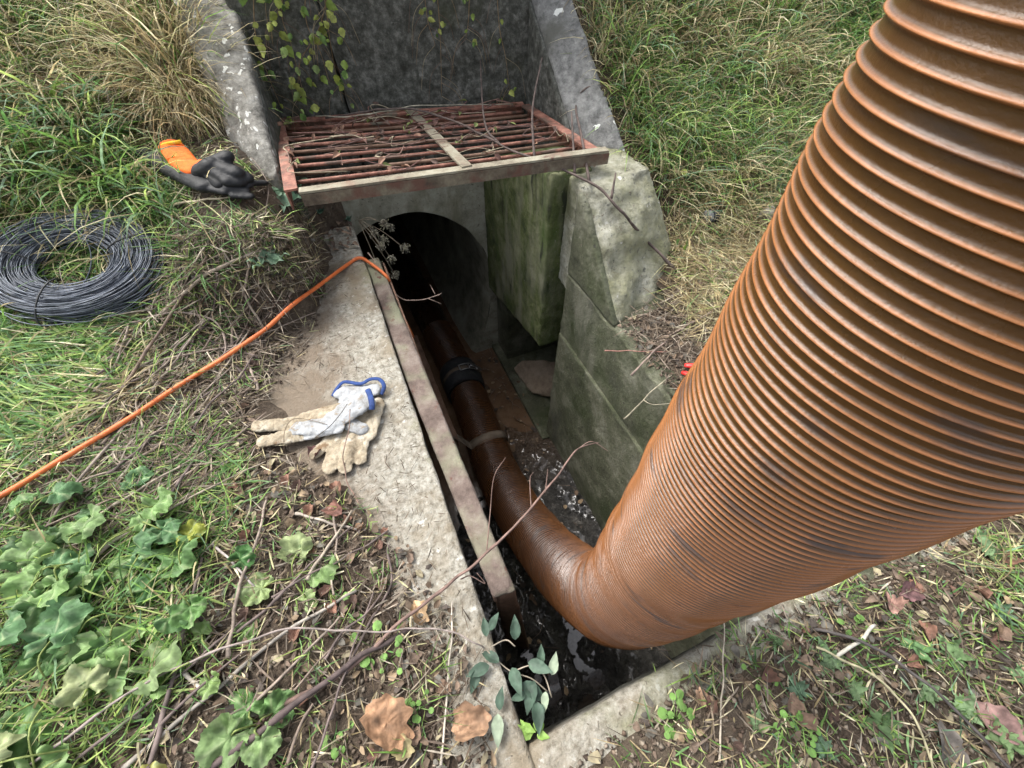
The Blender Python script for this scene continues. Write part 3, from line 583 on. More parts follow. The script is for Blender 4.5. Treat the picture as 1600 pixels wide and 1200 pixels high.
def blades(P, L, az, e0, droop, w, col, nseg=5, wave=.25):
    """vectorised ribbons: L length, az heading, e0 start elevation, droop total bend"""
    n = len(P); t = np.linspace(0, 1, nseg + 1)
    A = az[:, None] + wave * rng.normal(size=(n, 1)) * t[None, :]
    E = e0[:, None] - droop[:, None] * t[None, :] ** 1.3
    dx = np.cos(E) * np.sin(A); dy = np.cos(E) * np.cos(A); dz = np.sin(E); st = (L / nseg)[:, None]
    X = P[:, 0:1] + np.concatenate([np.zeros((n, 1)), np.cumsum(dx[:, :-1] * st, 1)], 1)
    Y = P[:, 1:2] + np.concatenate([np.zeros((n, 1)), np.cumsum(dy[:, :-1] * st, 1)], 1)
    Z = P[:, 2:3] + np.concatenate([np.zeros((n, 1)), np.cumsum(dz[:, :-1] * st, 1)], 1)
    intr = (X > -.01) & (X < .66) & (Y > -.07) & (Y < 1.6)
    Z = np.where(intr, np.maximum(Z, .012), np.maximum(Z, gzv(X, Y) + .004 + .012 * rng.random((n, 1))))
    roll = rng.uniform(-.9, .9, (n, 1)); sx = np.cos(A) * np.cos(roll); sy = -np.sin(A) * np.cos(roll); sz = np.sin(roll) * np.ones_like(A)
    W = (w[:, None] * (1 - t[None, :] ** 2.2) * (.55 + .9 * np.minimum(t * 4, 1))[None, :] * .5)
    Lf = np.stack([X - sx * W, Y - sy * W, Z - sz * W], -1); Rt = np.stack([X + sx * W, Y + sy * W, Z + sz * W], -1)
    V = np.stack([Lf, Rt], 2).reshape(n, -1, 3); m = 2 * (nseg + 1)
    base = (np.arange(n) * m)[:, None]; q = np.array([[2 * i, 2 * i + 1, 2 * i + 3, 2 * i + 2] for i in range(nseg)])
    F = (base[:, :, None] + q[None]).reshape(-1, 4); T = np.repeat(col[:, None, :], m, 1)
    return V.reshape(-1, 3), F, T.reshape(-1, 3)
def join(parts):
    V, F, T = [], [], []; o = 0
    for v, f, t in parts: V.append(v); F.append(f + o); T.append(t); o += len(v)
    return np.concatenate(V), np.concatenate(F), np.concatenate(T)
GREEN = np.array([(.11, .21, .05), (.17, .29, .08), (.08, .17, .05), (.22, .33, .09), (.14, .25, .10), (.30, .38, .12)])
BLUEG = np.array([(.13, .24, .13), (.18, .30, .18), (.24, .36, .22)])
STRAW = np.array([(.50, .43, .25), (.38, .31, .17), (.62, .56, .38), (.28, .22, .12), (.44, .42, .23), (.22, .17, .10)])
DARKS = np.array([(.10, .075, .05), (.15, .11, .075), (.20, .155, .11), (.07, .05, .035)])
GREEN = GREEN * np.array([1.30, 1.32, 1.25]); STRAW = np.minimum(STRAW * 1.15, .8)
def pick(pal, n): return pal[rng.integers(0, len(pal), n)] * rng.uniform(.7, 1.3, (n, 1))
def mixpal(n, fg, fs, fb=0.0):
    r = rng.random(n)[:, None]; return np.where(r < fg, pick(GREEN, n), np.where(r < fg + fb, pick(BLUEG, n), np.where(r < fg + fb + fs, pick(STRAW, n), pick(DARKS, n))))
def tufts(poly, ntuft, per, L, fg, fs, fb=0., spread=.03, elev=(.5, 1.4), drp=(.8, 2.2), w=(.002, .005), head=None, hj=3.0):
    c = region(poly, ntuft); n = len(c) * per; ci = np.repeat(np.arange(len(c)), per)
    P = c[ci].copy(); off = rng.normal(size=(n, 2)) * spread; P[:, :2] += off; P[:, 2] = gzv(P[:, 0], P[:, 1]) - .004
    tone = np.clip(.5 + 1.25 * fbm(c[:, 0] * 3.2, c[:, 1] * 3.2, 55, 3) + .5 * (rng.random(len(c)) - .5), 0, 1)[ci]; az = (rng.uniform(0, 2 * math.pi, len(c))[ci] + rng.normal(size=n) * 1.2) if head is None else (head + rng.normal(size=n) * hj)
    sz = (rng.uniform(.55, 1.2, len(c)) * (1 + .9 * fbm(c[:, 0] * 5, c[:, 1] * 5, 91, 2)))[ci]; Ls = rng.uniform(L[0], L[1], n) * sz
    col = mixpal(n, fg, fs, fb); # tufts lean green or straw as a whole
    g = pick(GREEN, n); s_ = pick(STRAW, n); r = rng.random(n); col = np.where(((tone < fg * .95) & (r < .75))[:, None], g, col); col = np.where(((tone > 1 - fs * .95) & (r < .75))[:, None], s_, col)
    return blades(P, Ls, az, rng.uniform(*elev, n), rng.uniform(*drp, n), rng.uniform(*w, n), col)

# ---- grass of the two banks and round the coil (nobody could count it)
PL1 = [(-350, -200), (300, -200), (285, 0), (345, 170), (400, 250), (385, 300), (255, 335), (0, 345), (-350, 360)]
PR1 = [(905, -190), (1900, -190), (1750, 100), (1260, 330), (1120, 380), (1040, 300), (1000, 235), (925, 60)]
dn = math.pi       # downhill heading (towards -Y)
parts = [tufts(PL1, 1500, 20, (.08, .22), .42, .42, .08, .035, (.4, 1.45), (.9, 2.6), (.0018, .0042)),
         tufts(PL1, 900, 16, (.10, .28), .25, .65, .0, .05, (.1, .8), (.4, 1.4), (.0015, .0030), dn - .4, .9),
         tufts([(255, -100), (330, 60), (350, 150), (390, 240), (330, 280), (230, 60)], 90, 26, (.18, .34), .45, .5, 0, .025, (.9, 1.5), (1.0, 2.2), (.002, .0045)),
         tufts([(250, 130), (345, 150), (360, 230), (300, 235)], 40, 30, (.14, .26), .05, .95, 0, .02, (.3, .9), (1.0, 1.8), (.0015, .003), dn - .3, .5),
         tufts([(-200, 180), (200, 180), (260, 330), (-200, 345)], 120, 12, (.15, .30), .45, .1, .40, .03, (.3, 1.1), (.8, 1.8), (.004, .008), dn - .9, .9)]
v_, f_, t_ = join(parts); meshobj('bank_grass', v_, f_, M_grass, tint=t_, kind='stuff', label='long green and straw coloured grass on the left bank', cat='grass')
parts = [tufts(PR1, 2500, 20, (.07, .20), .42, .36, .18, .035, (.4, 1.45), (.9, 2.6), (.0018, .004)),
         tufts(PR1, 1100, 14, (.10, .24), .3, .55, .1, .05, (.1, .8), (.4, 1.4), (.0015, .003), dn + .5, .9)]
v_, f_, t_ = join(parts); meshobj('bank_grass', v_, f_, M_grass, tint=t_, kind='stuff', label='tangled green and dry grass on the right bank behind the hose', cat='grass')
parts = [tufts([(-250, 330), (30, 340), (270, 340), (330, 430), (330, 560), (120, 700), (-250, 780)], 420, 12, (.05, .14), .45, .40, .10, .02, (.1, .9), (.4, 1.3), (.0018, .004)),
         tufts([(-200, 500), (260, 495), (230, 590), (60, 700), (-200, 720)], 160, 16, (.10, .20), .75, .08, .1, .03, (.1, .6), (.3, .9), (.0022, .005), -1.2, .45),
         tufts([(-250, 740), (60, 720), (330, 640), (400, 780), (330, 900), (200, 1250), (-250, 1300)], 420, 10, (.04, .11), .55, .35, .08, .02, (.1, .9), (.4, 1.3), (.0014, .0032)),
         tufts([(300, 750), (560, 780), (700, 950), (730, 1250), (300, 1250)], 100, 5, (.02, .06), .75, .2, .05, .012, (.3, 1.3), (.4, 1.3), (.001, .0024)),
         tufts([(230, 330), (440, 290), (480, 350), (330, 760), (150, 800)], 170, 7, (.03, .09), .45, .4, .1, .015, (.1, .9), (.4, 1.3), (.0014, .003))]
v_, f_, t_ = join(parts); meshobj('trampled_grass', v_, f_, M_grass, tint=t_, kind='stuff', label='trampled green grass round the wire coil and the left foreground', cat='grass')
parts = [tufts([(1045, 330), (1260, 300), (1180, 480), (1120, 530), (1050, 470)], 360, 14, (.05, .14), .14, .70, .05, .03, (.0, .6), (.2, 1.2), (.0012, .0028)),
         tufts([(1150, 1000), (1450, 860), (1700, 740), (1850, 800), (1850, 1300), (900, 1280), (980, 1150)], 300, 7, (.015, .06), .50, .22, .22, .02, (.1, 1.1), (.3, 1.3), (.001, .0026)),
         tufts([(1500, 860), (1900, 700), (1900, 1000), (1500, 960)], 60, 10, (.05, .14), .45, .4, .1, .02, (.2, 1.1), (.3, 1.3), (.0013, .003))]
v_, f_, t_ = join(parts); meshobj('dry_grass', v_, f_, M_grass, tint=t_, kind='stuff', label='flattened dry grass at the foot of the right bank and the right foreground', cat='grass')

# ---- litter: stalks and twig bits lying about
def litter(poly, n, L, r, pal, lift=.012):
    P = region(poly, n); n = len(P); az = rng.uniform(0, 2 * math.pi, n); a = P.copy(); a[:, 2] += rng.uniform(.0, lift, n)
    return blades(a, rng.uniform(*L, n), az, rng.uniform(-.05, .30, n), rng.uniform(0, .25, n), rng.uniform(*r, n), pick(pal, n) * .85, 4, .13)
PALE = np.array([(.30, .25, .19), (.22, .18, .14), (.16, .12, .09), (.38, .33, .26)])
ALLL = [(-250, 330), (250, 330), (440, 290), (560, 345), (520, 420), (480, 560), (400, 640), (520, 770), (640, 880), (720, 1000), (790, 1250), (-250, 1300)]
TW = [(260, 360), (480, 360), (490, 420), (400, 640), (300, 800), (60, 880), (150, 640)]
parts = [litter(ALLL, 6500, (.01, .06), (.0008, .0025), np.r_[STRAW, PALE, PALE, DARKS, DARKS, DARKS]), litter(TW, 3200, (.02, .11), (.0012, .003), np.r_[PALE, DARKS]),
         litter([(500, 350), (640, 600), (720, 900), (790, 1180), (640, 1100), (400, 640)], 420, (.006, .035), (.0008, .002), DARKS)]
EX_, EXCL = EXCL, []
parts += [litter([(200, 190), (340, 200), (430, 280), (400, 320), (220, 320)], 900, (.01, .05), (.001, .003), np.r_[PALE, STRAW, DARKS], .004), tufts([(200, 190), (340, 200), (430, 280), (400, 320), (220, 320)], 60, 8, (.015, .05), .6, .3, .1, .015, (.0, .5), (.2, .8), (.0014, .003))]
EXCL = EX_
parts += [litter([(395, 295), (505, 300), (530, 350), (500, 430), (440, 470), (380, 400)], 1300, (.01, .07), (.001, .003), np.r_[PALE, STRAW, DARKS]), tufts([(395, 295), (480, 300), (500, 350), (470, 430), (380, 400)], 40, 8, (.02, .07), .6, .3, .1, .015, (.1, 1.1), (.4, 1.3), (.0014, .003))]
v_, f_, t_ = join(parts); meshobj('plant_litter', v_, f_, M_dry, tint=t_, kind='stuff', label='dry stalks and bark bits strewn over the soil left of the trench', cat='litter')
parts = [litter([(960, 515), (1060, 440), (1200, 400), (1120, 640), (1060, 640)], 1400, (.01, .07), (.001, .0028), np.r_[PALE, DARKS, DARKS]),
         litter([(1130, 990), (1600, 780), (1900, 700), (1900, 1300), (850, 1280), (980, 1140)], 2600, (.008, .05), (.0009, .0025), np.r_[PALE, STRAW, DARKS, DARKS, DARKS])]
v_, f_, t_ = join(parts); meshobj('plant_litter', v_, f_, M_dry, tint=t_, kind='stuff', label='dark twig and bark litter on the soil right of the trench', cat='litter')

# ---- soil crumbs
def crumbs(poly, n, name, label, r=(.0015, .006), pal=DARKS):
    P = region(poly, n); n = len(P); b = np.array([(1, 0, 0), (-1, 0, 0), (0, 1, 0), (0, -1, 0), (0, 0, 1), (0, 0, -1)], float)
    s_ = rng.uniform(r[0], r[1], (n, 1, 1)) * rng.uniform(.6, 1.4, (n, 6, 1)); ang = rng.uniform(0, 6.28, n); c, s2 = np.cos(ang), np.sin(ang)
    V = b[None] * s_; X_ = V[..., 0] * c[:, None] - V[..., 1] * s2[:, None]; Y_ = V[..., 0] * s2[:, None] + V[..., 1] * c[:, None]
    V = np.stack([X_, Y_, V[..., 2] * .7], -1) + P[:, None, :] + np.array([0, 0, .002])
    q = np.array([(0, 2, 4), (2, 1, 4), (1, 3, 4), (3, 0, 4), (2, 0, 5), (1, 2, 5), (3, 1, 5), (0, 3, 5)])
    F = ((np.arange(n) * 6)[:, None, None] + q[None]).reshape(-1, 3); T = np.repeat(pick(pal, n)[:, None], 6, 1)
    meshobj(name, V.reshape(-1, 3), F, M_dry, tint=T.reshape(-1, 3), kind='stuff', label=label, cat='soil crumbs')
SOILC = np.array([(.12, .085, .06), (.17, .13, .095), (.08, .055, .04), (.24, .20, .155)])
crumbs(ALLL, 9000, 'soil_crumbs', 'loose soil crumbs and grit left of the trench', pal=SOILC)
crumbs([(960, 515), (1200, 400), (1120, 640), (1060, 640)], 1200, 'soil_crumbs', 'loose soil crumbs beside the red pliers', pal=SOILC)
crumbs([(870, 1200), (980, 1140), (1180, 980), (1600, 780), (1900, 700), (1900, 1300), (850, 1280)], 5000, 'soil_crumbs', 'loose soil crumbs in the right foreground', pal=SOILC)

# ---- leaves
def frame_at(p, az, tilt, roll):
    return Matrix.Translation(p) @ Matrix.Rotation(-az, 4, 'Z') @ Matrix.Rotation(tilt, 4, 'X') @ Matrix.Rotation(roll, 4, 'Y')
def lobed(R, lobes=5, depth=.25, fold=.10, cup=.1, notch=.35, crumple=0, seed=0, nr=7, na=61):
    """round lobed leaf (mallow, plane): petiole at the origin, blade towards +Y"""
    V = [(0, 0, 0)]; 
    for i in range(1, nr + 1):
        r = i / nr
        for j in range(na):
            u = j / (na - 1); a = -math.pi + notch + u * (2 * math.pi - 2 * notch); lb = abs(math.cos(a * lobes / 2)); rr = R * (1 - depth + depth * lb ** .6) * (1 + .035 * math.sin(j * 2.3)) * (.82 + .18 * math.cos(a))
            z = R * (fold * (abs(math.cos(a * lobes / 2)) - .5) * r - cup * r * r * (.4 + .6 * math.cos(seed)))
            if crumple: z += R * crumple * mn.noise(Vector((r * math.sin(a) * 2.2 + seed * 3, r * math.cos(a) * 2.2, seed))) * (.4 + r)
            V.append((rr * r * math.sin(a), rr * r * math.cos(a) + .12 * R, z))
    F = [(0, 1 + j, 2 + j) for j in range(na - 1)]
    for i in range(nr - 1):
        for j in range(na - 1): a = 1 + i * na + j; F.append((a, a + na, a + na + 1, a + 1))
    return np.array(V), F
def oval(L, W, fold=.25, curl=.2, n=8, serr=0):
    V = []; F = []
    for i in range(n + 1):
        t = i / n; w_ = W / 2 * math.sin(math.pi * min(1, t ** .75)) * (1 + serr * (i % 2)); z = -curl * L * t * t
        V += [(-w_, L * t, z + fold * w_), (-w_ * .5, L * t, z + fold * w_ * .45), (0, L * t, z), (w_ * .5, L * t, z + fold * w_ * .45), (w_, L * t, z + fold * w_)]
    for i in range(n):
        for k in range(4): a = 5 * i + k; F.append((a, a + 1, a + 6, a + 5))
    return np.array(V), F
def xf(V, M): return np.array([tuple(M @ Vector(v)) for v in V])
def up(x, y, d): return Vector((x, y, gz(x, y) + d))
# mallow plants: each > stem, several leaves
MG = [(.085, .17, .06), (.13, .24, .085), (.19, .31, .11), (.20, .31, .12), (.10, .20, .085), (.27, .37, .15), (.12, .22, .09)]
def leaf_tint(V, base, R):
    V = np.asarray(V); r = np.linalg.norm(V[:, :2], axis=1) / R; a = np.arctan2(V[:, 0], V[:, 1]); vein = np.exp(-(np.abs(np.sin(a * 2.5)) / .20) ** 2) * (r > .05)
    b = np.array(base)[None] * (1 + .25 * np.sin(V[:, 0:1] * 300) * .3); return b * (1 - vein[:, None] * .7) + np.array([.34, .42, .22])[None] * vein[:, None] * .7
def mallow(px, py, n, R, label, pal=MG, spread=.09, hgt=.05, tiltmax=.7):
    R *= 1.3; n = max(4, round(n * .75)); spread *= 1.1
    c = G(px, py); e = empty('mallow_plant', c, label, 'plant', 'mallow plants in the left foreground'); mb = MB()
    for k in range(n):
        az = 2 * math.pi * (k + random.uniform(-.3, .3)) / n; d = spread * random.uniform(.35, 1.1); x, y = c.x + d * math.sin(az), c.y + d * math.cos(az)
        z = random.uniform(.35, 1.1) * hgt; p = up(x, y, z); r = R * random.uniform(.65, 1.15)
        V, F = lobed(r, random.choice((5, 5, 7)), random.uniform(.10, .20), .16, random.uniform(-.2, .5), .3, .45, random.random() * 9)
        M = frame_at(p, az + random.uniform(-.5, .5), random.uniform(-tiltmax * .7, .3), random.uniform(-.45, .45)); col = random.choice(pal)
        T = leaf_tint(V, col, r); o = meshobj('leaf', xf(V, M), F, M_leaf, e, tint=T)
        mb.tube(smooth_path([(c.x, c.y, c.z + .004), ((c.x + x) / 2, (c.y + y) / 2, max(c.z, p.z) + .01), (p.x, p.y, p.z)], 4), .0014, 5, (.26, .32, .10))
    mb.build('stem', M_leaf, e)
mallow(60, 830, 8, .040, 'dark green mallow plant at the left edge below the orange hose')
mallow(40, 960, 9, .042, 'mallow plant with broad dark leaves at the left edge, halfway down the foreground')
mallow(215, 950, 8, .036, 'mallow plant with an upright pale underside leaf, centre of the left foreground')
mallow(230, 820, 7, .030, 'small mallow plant among grass stalks above the others')
mallow(90, 1080, 8, .042, 'large mallow plant with drooping leaves near the lower left corner')
mallow(150, 1165, 8, .036, 'yellowing mallow plant in the lower left corner', [(.40, .38, .12), (.20, .28, .12), (.32, .36, .18), (.10, .2, .09)])
mallow(340, 1020, 6, .026, 'young mallow shoots on bare soil right of the leafy patch', [(.16, .26, .08), (.2, .3, .1)], .07, .03)
mallow(460, 905, 6, .030, 'pale wilted mallow leaves lying on the soil', [(.26, .34, .14), (.30, .36, .17), (.18, .28, .10)], .05, .015, .3)
mallow(410, 1130, 6, .032, 'mallow plant with veined leaves under the dark cane at the bottom', [(.13, .24, .08), (.2, .3, .12)], .05, .03)
mallow(140, 880, 8, .034, 'mallow plant tangled in grass in the upper part of the leafy patch')
mallow(290, 900, 6, .028, 'mallow plant with a yellow tipped leaf beside the grass stalks', [(.07, .17, .05), (.12, .23, .07), (.30, .33, .06)])
mallow(-20, 1150, 8, .042, 'mallow plant cut off by the lower left corner')
# thistle or dandelion rosettes (blue green)
def rosette(px, py, n, L, label, col=(.14, .24, .15), wd=.38, name='thistle_plant'):
    if name == 'weed_plant': L *= .72; wd *= .85; n += 2
    c = S(px, py) + Vector((0, 0, .022 if name == 'thistle_plant' else 0)); e = empty(name, c, label, 'plant')
    for k in range(n):
        az = 2 * math.pi * (k + random.uniform(-.3, .3)) / n; l = L * random.uniform(.6, 1.1); V, F = oval(l, l * wd, .35, .25, 12, .45 if name == 'thistle_plant' else .12)
        V[:, 2] += .12 * l * np.sin(V[:, 1] / l * 9); M = frame_at(c + Vector((0, 0, .008)), az, random.uniform(.05, .75), random.uniform(-.6, .6))
        b = np.array(col) * random.uniform(.75, 1.25); meshobj('leaf', xf(V, M), F, M_leaf, e, tint=np.tile(b, (len(V), 1)))
rosette(425, 418, 7, .085, 'blue green thistle rosette beside the pale slab, above the orange hose', (.20, .31, .20))
rosette(450, 318, 8, .085, 'blue green thistle rosette at the left corner of the grate', (.17, .28, .18))
rosette(500, 335, 7, .05, 'small dark leafed plant under the left end of the grate beam', (.08, .15, .10), .5, 'weed_plant')
rosette(545, 345, 7, .04, 'little dark plant hanging at the far end of the pale slab', (.09, .16, .11), .5, 'weed_plant')
rosette(470, 312, 6, .05, 'leafy weed partly covering the left corner of the grate', (.13, .24, .14), .45, 'weed_plant')
rosette(190, 220, 7, .09, 'dark leafy weed in the grass left of the orange glove', (.07, .15, .08), .5, 'weed_plant')
rosette(1290, 1030, 8, .05, 'small grey green weed in the right foreground', (.13, .2, .1), .5, 'weed_plant')
rosette(1370, 1130, 8, .05, 'leafy weed near the bottom right edge', (.12, .2, .08), .5, 'weed_plant')
rosette(1480, 1020, 8, .05, 'leafy weed right of the dark soil patch', (.15, .24, .1), .5, 'weed_plant')
rosette(1560, 1150, 8, .055, 'pale leafy weed in the bottom right corner', (.17, .26, .11), .5, 'weed_plant')
rosette(1420, 1010, 7, .045, 'small weed between stalks below the hose', (.12, .22, .09), .55, 'weed_plant')
rosette(1540, 860, 7, .06, 'weed at the right edge under the hose', (.16, .25, .12), .4, 'weed_plant')
for (u, v2, n_, L_, lab) in [(1240, 1080, 9, .035, 'grey green weed between the end wall and the dark cane'), (1330, 1080, 9, .035, 'low weed in the middle of the right foreground'), (1440, 1080, 9, .04, 'low weed beside the straw coloured stalk'), (1500, 1110, 8, .045, 'weed with long leaves near the flat reddish leaf'),
                        (1590, 1060, 8, .04, 'weed cut by the right edge, low in the picture'), (1280, 1170, 9, .035, 'weed at the bottom edge below the straw stalk'), (1210, 1000, 8, .03, 'little weed close under the hose'), (1560, 960, 8, .04, 'pale weed at the right edge between dry stalks'), (1180, 1130, 8, .03, 'little weed right of the seedling by the end wall')]:
    rosette(u, v2, n_, L_, lab, random.choice([(.14, .23, .10), (.18, .27, .13), (.12, .2, .12)]), .45, 'weed_plant')
# small round leaved seedlings
def sprout(px, py, n, R, label, col=(.16, .30, .07), spread=.03):
    c = S(px, py); e = empty('seedling', c, label, 'plant', 'small green seedlings on the soil'); mb = MB()
    for k in range(n):
        az = random.uniform(0, 6.28); d = spread * math.sqrt(random.random()); p = c + Vector((d * math.sin(az), d * math.cos(az), random.uniform(.008, .022)))
        V, F = lobed(R * random.uniform(.7, 1.2), 2, .08, .05, .1, .2, 0, 0, 3, 15); b = np.array(col) * random.uniform(.8, 1.2)
        meshobj('leaf', xf(V, frame_at(p, az, random.uniform(-.4, .2), random.uniform(-.3, .3))), F, M_leaf, e, tint=np.tile(b, (len(V), 1))); mb.tube([tuple(c), tuple(p)], .0007, 4, (.2, .3, .1))
    mb.build('stem', M_leaf, e)
sprout(1055, 1125, 14, .009, 'round leaved seedling beside the near end wall', spread=.035)
sprout(650, 1105, 9, .006, 'tiny bright seedling between the two big brown leaves')
sprout(540, 1165, 7, .008, 'bright green seedling left of the big brown leaf')
sprout(610, 1030, 7, .007, 'seedling beside the dark cane on soil')
sprout(1180, 1060, 8, .006, 'pale seedling among straw right of the end wall')
sprout(1240, 1140, 9, .007, 'low seedling at the bottom edge right of centre')
sprout(580, 1010, 6, .010, 'seedling under the pale bramble stem')
sprout(1330, 985, 8, .008, 'seedling beside the curled leaf below the hose')
sprout(560, 940, 5, .008, 'single upright green shoot left of the slab')
# fallen dry leaves
BROWNS = [(.40, .22, .13), (.48, .29, .18), (.30, .16, .11), (.20, .11, .08), (.13, .08, .06), (.42, .30, .17)]
def fallen(px, py, R, col, label, group=None, crumple=.55, fold=.2, lift=.008, az=None):
    c = S(px, py, lift); sd_ = random.random() * 50; V = []; F = []; nr, na = 12, 54
    for i in range(nr + 1):
        for j in range(na):
            a = 2 * math.pi * j / na; lb = abs(math.cos(a * 2.5 + sd_)) ** .5; e_ = 1 + .30 * mn.noise(Vector((math.cos(a) * 2.5 + sd_, math.sin(a) * 2.5, 0))) + .05 * mn.noise(Vector((math.cos(a) * 8, math.sin(a) * 8, sd_)))
            rr = R * (i / nr) * (.90 + .10 * lb) * e_; x, y = rr * math.cos(a), rr * math.sin(a) * .75
            V.append((x, y, R * crumple * (.5 * mn.noise(Vector((x / R * 1.3, y / R * 1.3, sd_))) + .30 * abs(mn.noise(Vector((x / R * 5.5, y / R * 2.5, sd_)))) + 2.0 * (y / R) ** 2 * (.6 + abs(math.sin(sd_))) + .10 * abs(math.sin(4 * math.atan2(y, x + .9 * R))))))
    F = [(i * na + j, i * na + (j + 1) % na, (i + 1) * na + (j + 1) % na, (i + 1) * na + j) for i in range(nr) for j in range(na)]
    V = xf(np.array(V), frame_at(Vector((0, 0, 0)), az if az is not None else random.uniform(0, 6.28), random.uniform(-.3, .3), random.uniform(-.3, .3)))
    V[:, 2] -= V[:, 2].min() * .8; T = np.array(col)[None] * .8 * (1 + .7 * np.array([mn.noise(Vector(tuple(v * 70))) for v in V]))[:, None]
    o = meshobj('fallen_leaf', V, F, M_dry, tint=T, label=label, cat='leaf', group=group); o.location = c; return o
fallen(610, 1128, .042, (.36, .21, .12), 'big curled brown leaf near the bottom edge, left of the other big one', lift=.010, crumple=.55, az=.9)
fallen(738, 1130, .034, (.40, .25, .155), 'big crumpled tan leaf on the slab corner near the trench end', lift=.008, crumple=.6, az=.3)
fallen(655, 960, .022, (.55, .38, .22), 'bright curled leaf leaning on the dark cane'); fallen(528, 800, .022, (.26, .13, .10), 'reddish brown leaf on the soil below the white gloves')
fallen(565, 828, .012, (.48, .30, .18), 'small orange brown leaf beside the slab'); fallen(1093, 1090, .014, (.55, .36, .24), 'small curled tan leaf on soil right of the end wall')
fallen(1388, 945, .020, (.42, .25, .20), 'oval reddish leaf on dark soil below the hose'); fallen(1415, 925, .024, (.17, .09, .09), 'dark purple leaf below the hose', crumple=.4)
fallen(1550, 1130, .030, (.28, .17, .15), 'flat reddish leaf near the bottom right corner', crumple=.25); fallen(1470, 1165, .030, (.17, .15, .13), 'dark grey leaf at the bottom right', crumple=.3)
fallen(497, 712, .018, (.20, .10, .09), 'dark red crumpled leaf at the glove fingertips'); fallen(1075, 612, .020, (.30, .24, .20), 'grey brown leaf on the wall top below the red pliers')
fallen(1190, 935, .012, (.3, .17, .14), 'small brown leaf tucked under the hose'); fallen(380, 770, .016, (.24, .15, .11), 'brown leaf among the twigs left of the gloves')
fallen(230, 690, .016, (.40, .38, .24), 'pale withered leaf above the leafy patch'); fallen(555, 700, .011, (.22, .13, .11), 'little brown leaf beside the glove')
fallen(632, 1165, .020, (.45, .38, .20), 'yellowish torn leaf below the big curled leaf', crumple=.3)
for q in range(80):
    zone = random.choice([[(300, 680), (560, 760), (700, 980), (760, 1190), (300, 1190)], [(1180, 980), (1600, 840), (1600, 1200), (960, 1190)], [(150, 480), (440, 440), (400, 700), (100, 880)]])
    g = region(zone, 1)[0]; u, v2, _ = proj(g[0], g[1], g[2])
    fallen(float(u), float(v2), random.uniform(.007, .016), random.choice(BROWNS[2:5] + [(.30, .2, .14)]), 'small crumpled brown leaf scattered on the bare soil', 'small brown leaves scattered on the soil')

def fragments(poly, n, label):
    P_ = region(poly, n); mb = MB()
    for p in P_:
        L = random.uniform(.008, .024); V, F = oval(L, L * random.uniform(.4, .8), random.uniform(-.6, .8), random.uniform(-.2, .8), 4, .2)
        M = frame_at(Vector((p[0], p[1], p[2] + random.uniform(.003, .012))), random.uniform(0, 6.28), random.uniform(-.5, .5), random.uniform(-.6, .6)); mb.add(xf(V, M), F, np.array(random.choice([(.15, .105, .07), (.11, .08, .055), (.24, .175, .11), (.075, .06, .05), (.18, .13, .095), (.29, .25, .16), (.13, .12, .10)])) * random.uniform(.7, 1.3))
    mb.build('leaf_fragments', M_dry, kind='stuff', label=label, cat='litter')
fragments([(300, 680), (560, 780), (660, 880), (740, 1000), (790, 1250), (150, 1250)], 800, 'broken brown leaf bits on the bare soil in front of the mallow')
fragments([(200, 480), (460, 340), (500, 350), (440, 560), (380, 680), (560, 780), (60, 900)], 650, 'broken leaf bits among the twigs beside the orange line')
fragments([(395, 295), (505, 305), (500, 430), (440, 470), (380, 400)], 160, 'dry leaf bits on the little bank under the left end of the grate')
fragments([(1130, 1000), (1600, 790), (1850, 740), (1850, 1250), (880, 1240), (980, 1140)], 900, 'broken brown leaf bits in the right foreground')
fragments([(960, 515), (1060, 440), (1180, 400), (1110, 640), (1060, 640)], 260, 'dark leaf bits on the soil beside the pliers')
# ---- canes and twigs: each a thing of its own
def cane(pts, r0, r1, label, col=(.20, .12, .10), name='twig', side=(), jit=.004):
    P = smooth_path(pts, 7); n = len(P); P[1:-1] += np.array([[mn.noise(Vector(p * 25) + Vector((k, 0, 0))) for k in (0, 5, 9)] for p in P[1:-1]]) * jit
    mb = MB(); r = np.linspace(r0, r1, n) * (1 + .18 * np.array([mn.noise(Vector(p * 60)) for p in P])); r[::9] *= 1.25
    T = np.array([np.array(col) * (1 + .35 * mn.noise(Vector(p * 30))) for p in P]); mb.tube(P, r, 7, np.repeat(T, 7, 0))
    for sd_ in side: Q = smooth_path(sd_, 5); mb.tube(Q, np.linspace(r1 * 1.1, r1 * .5, len(Q)), 5, tuple(col))
    return mb.build(name, M_twig, label=label, cat=name.replace('_', ' '))
Gt = lambda x, y, l=.01: tuple(S(x, y, l))
az_ = lambda x, y, z: tuple(atz(x, y, z))
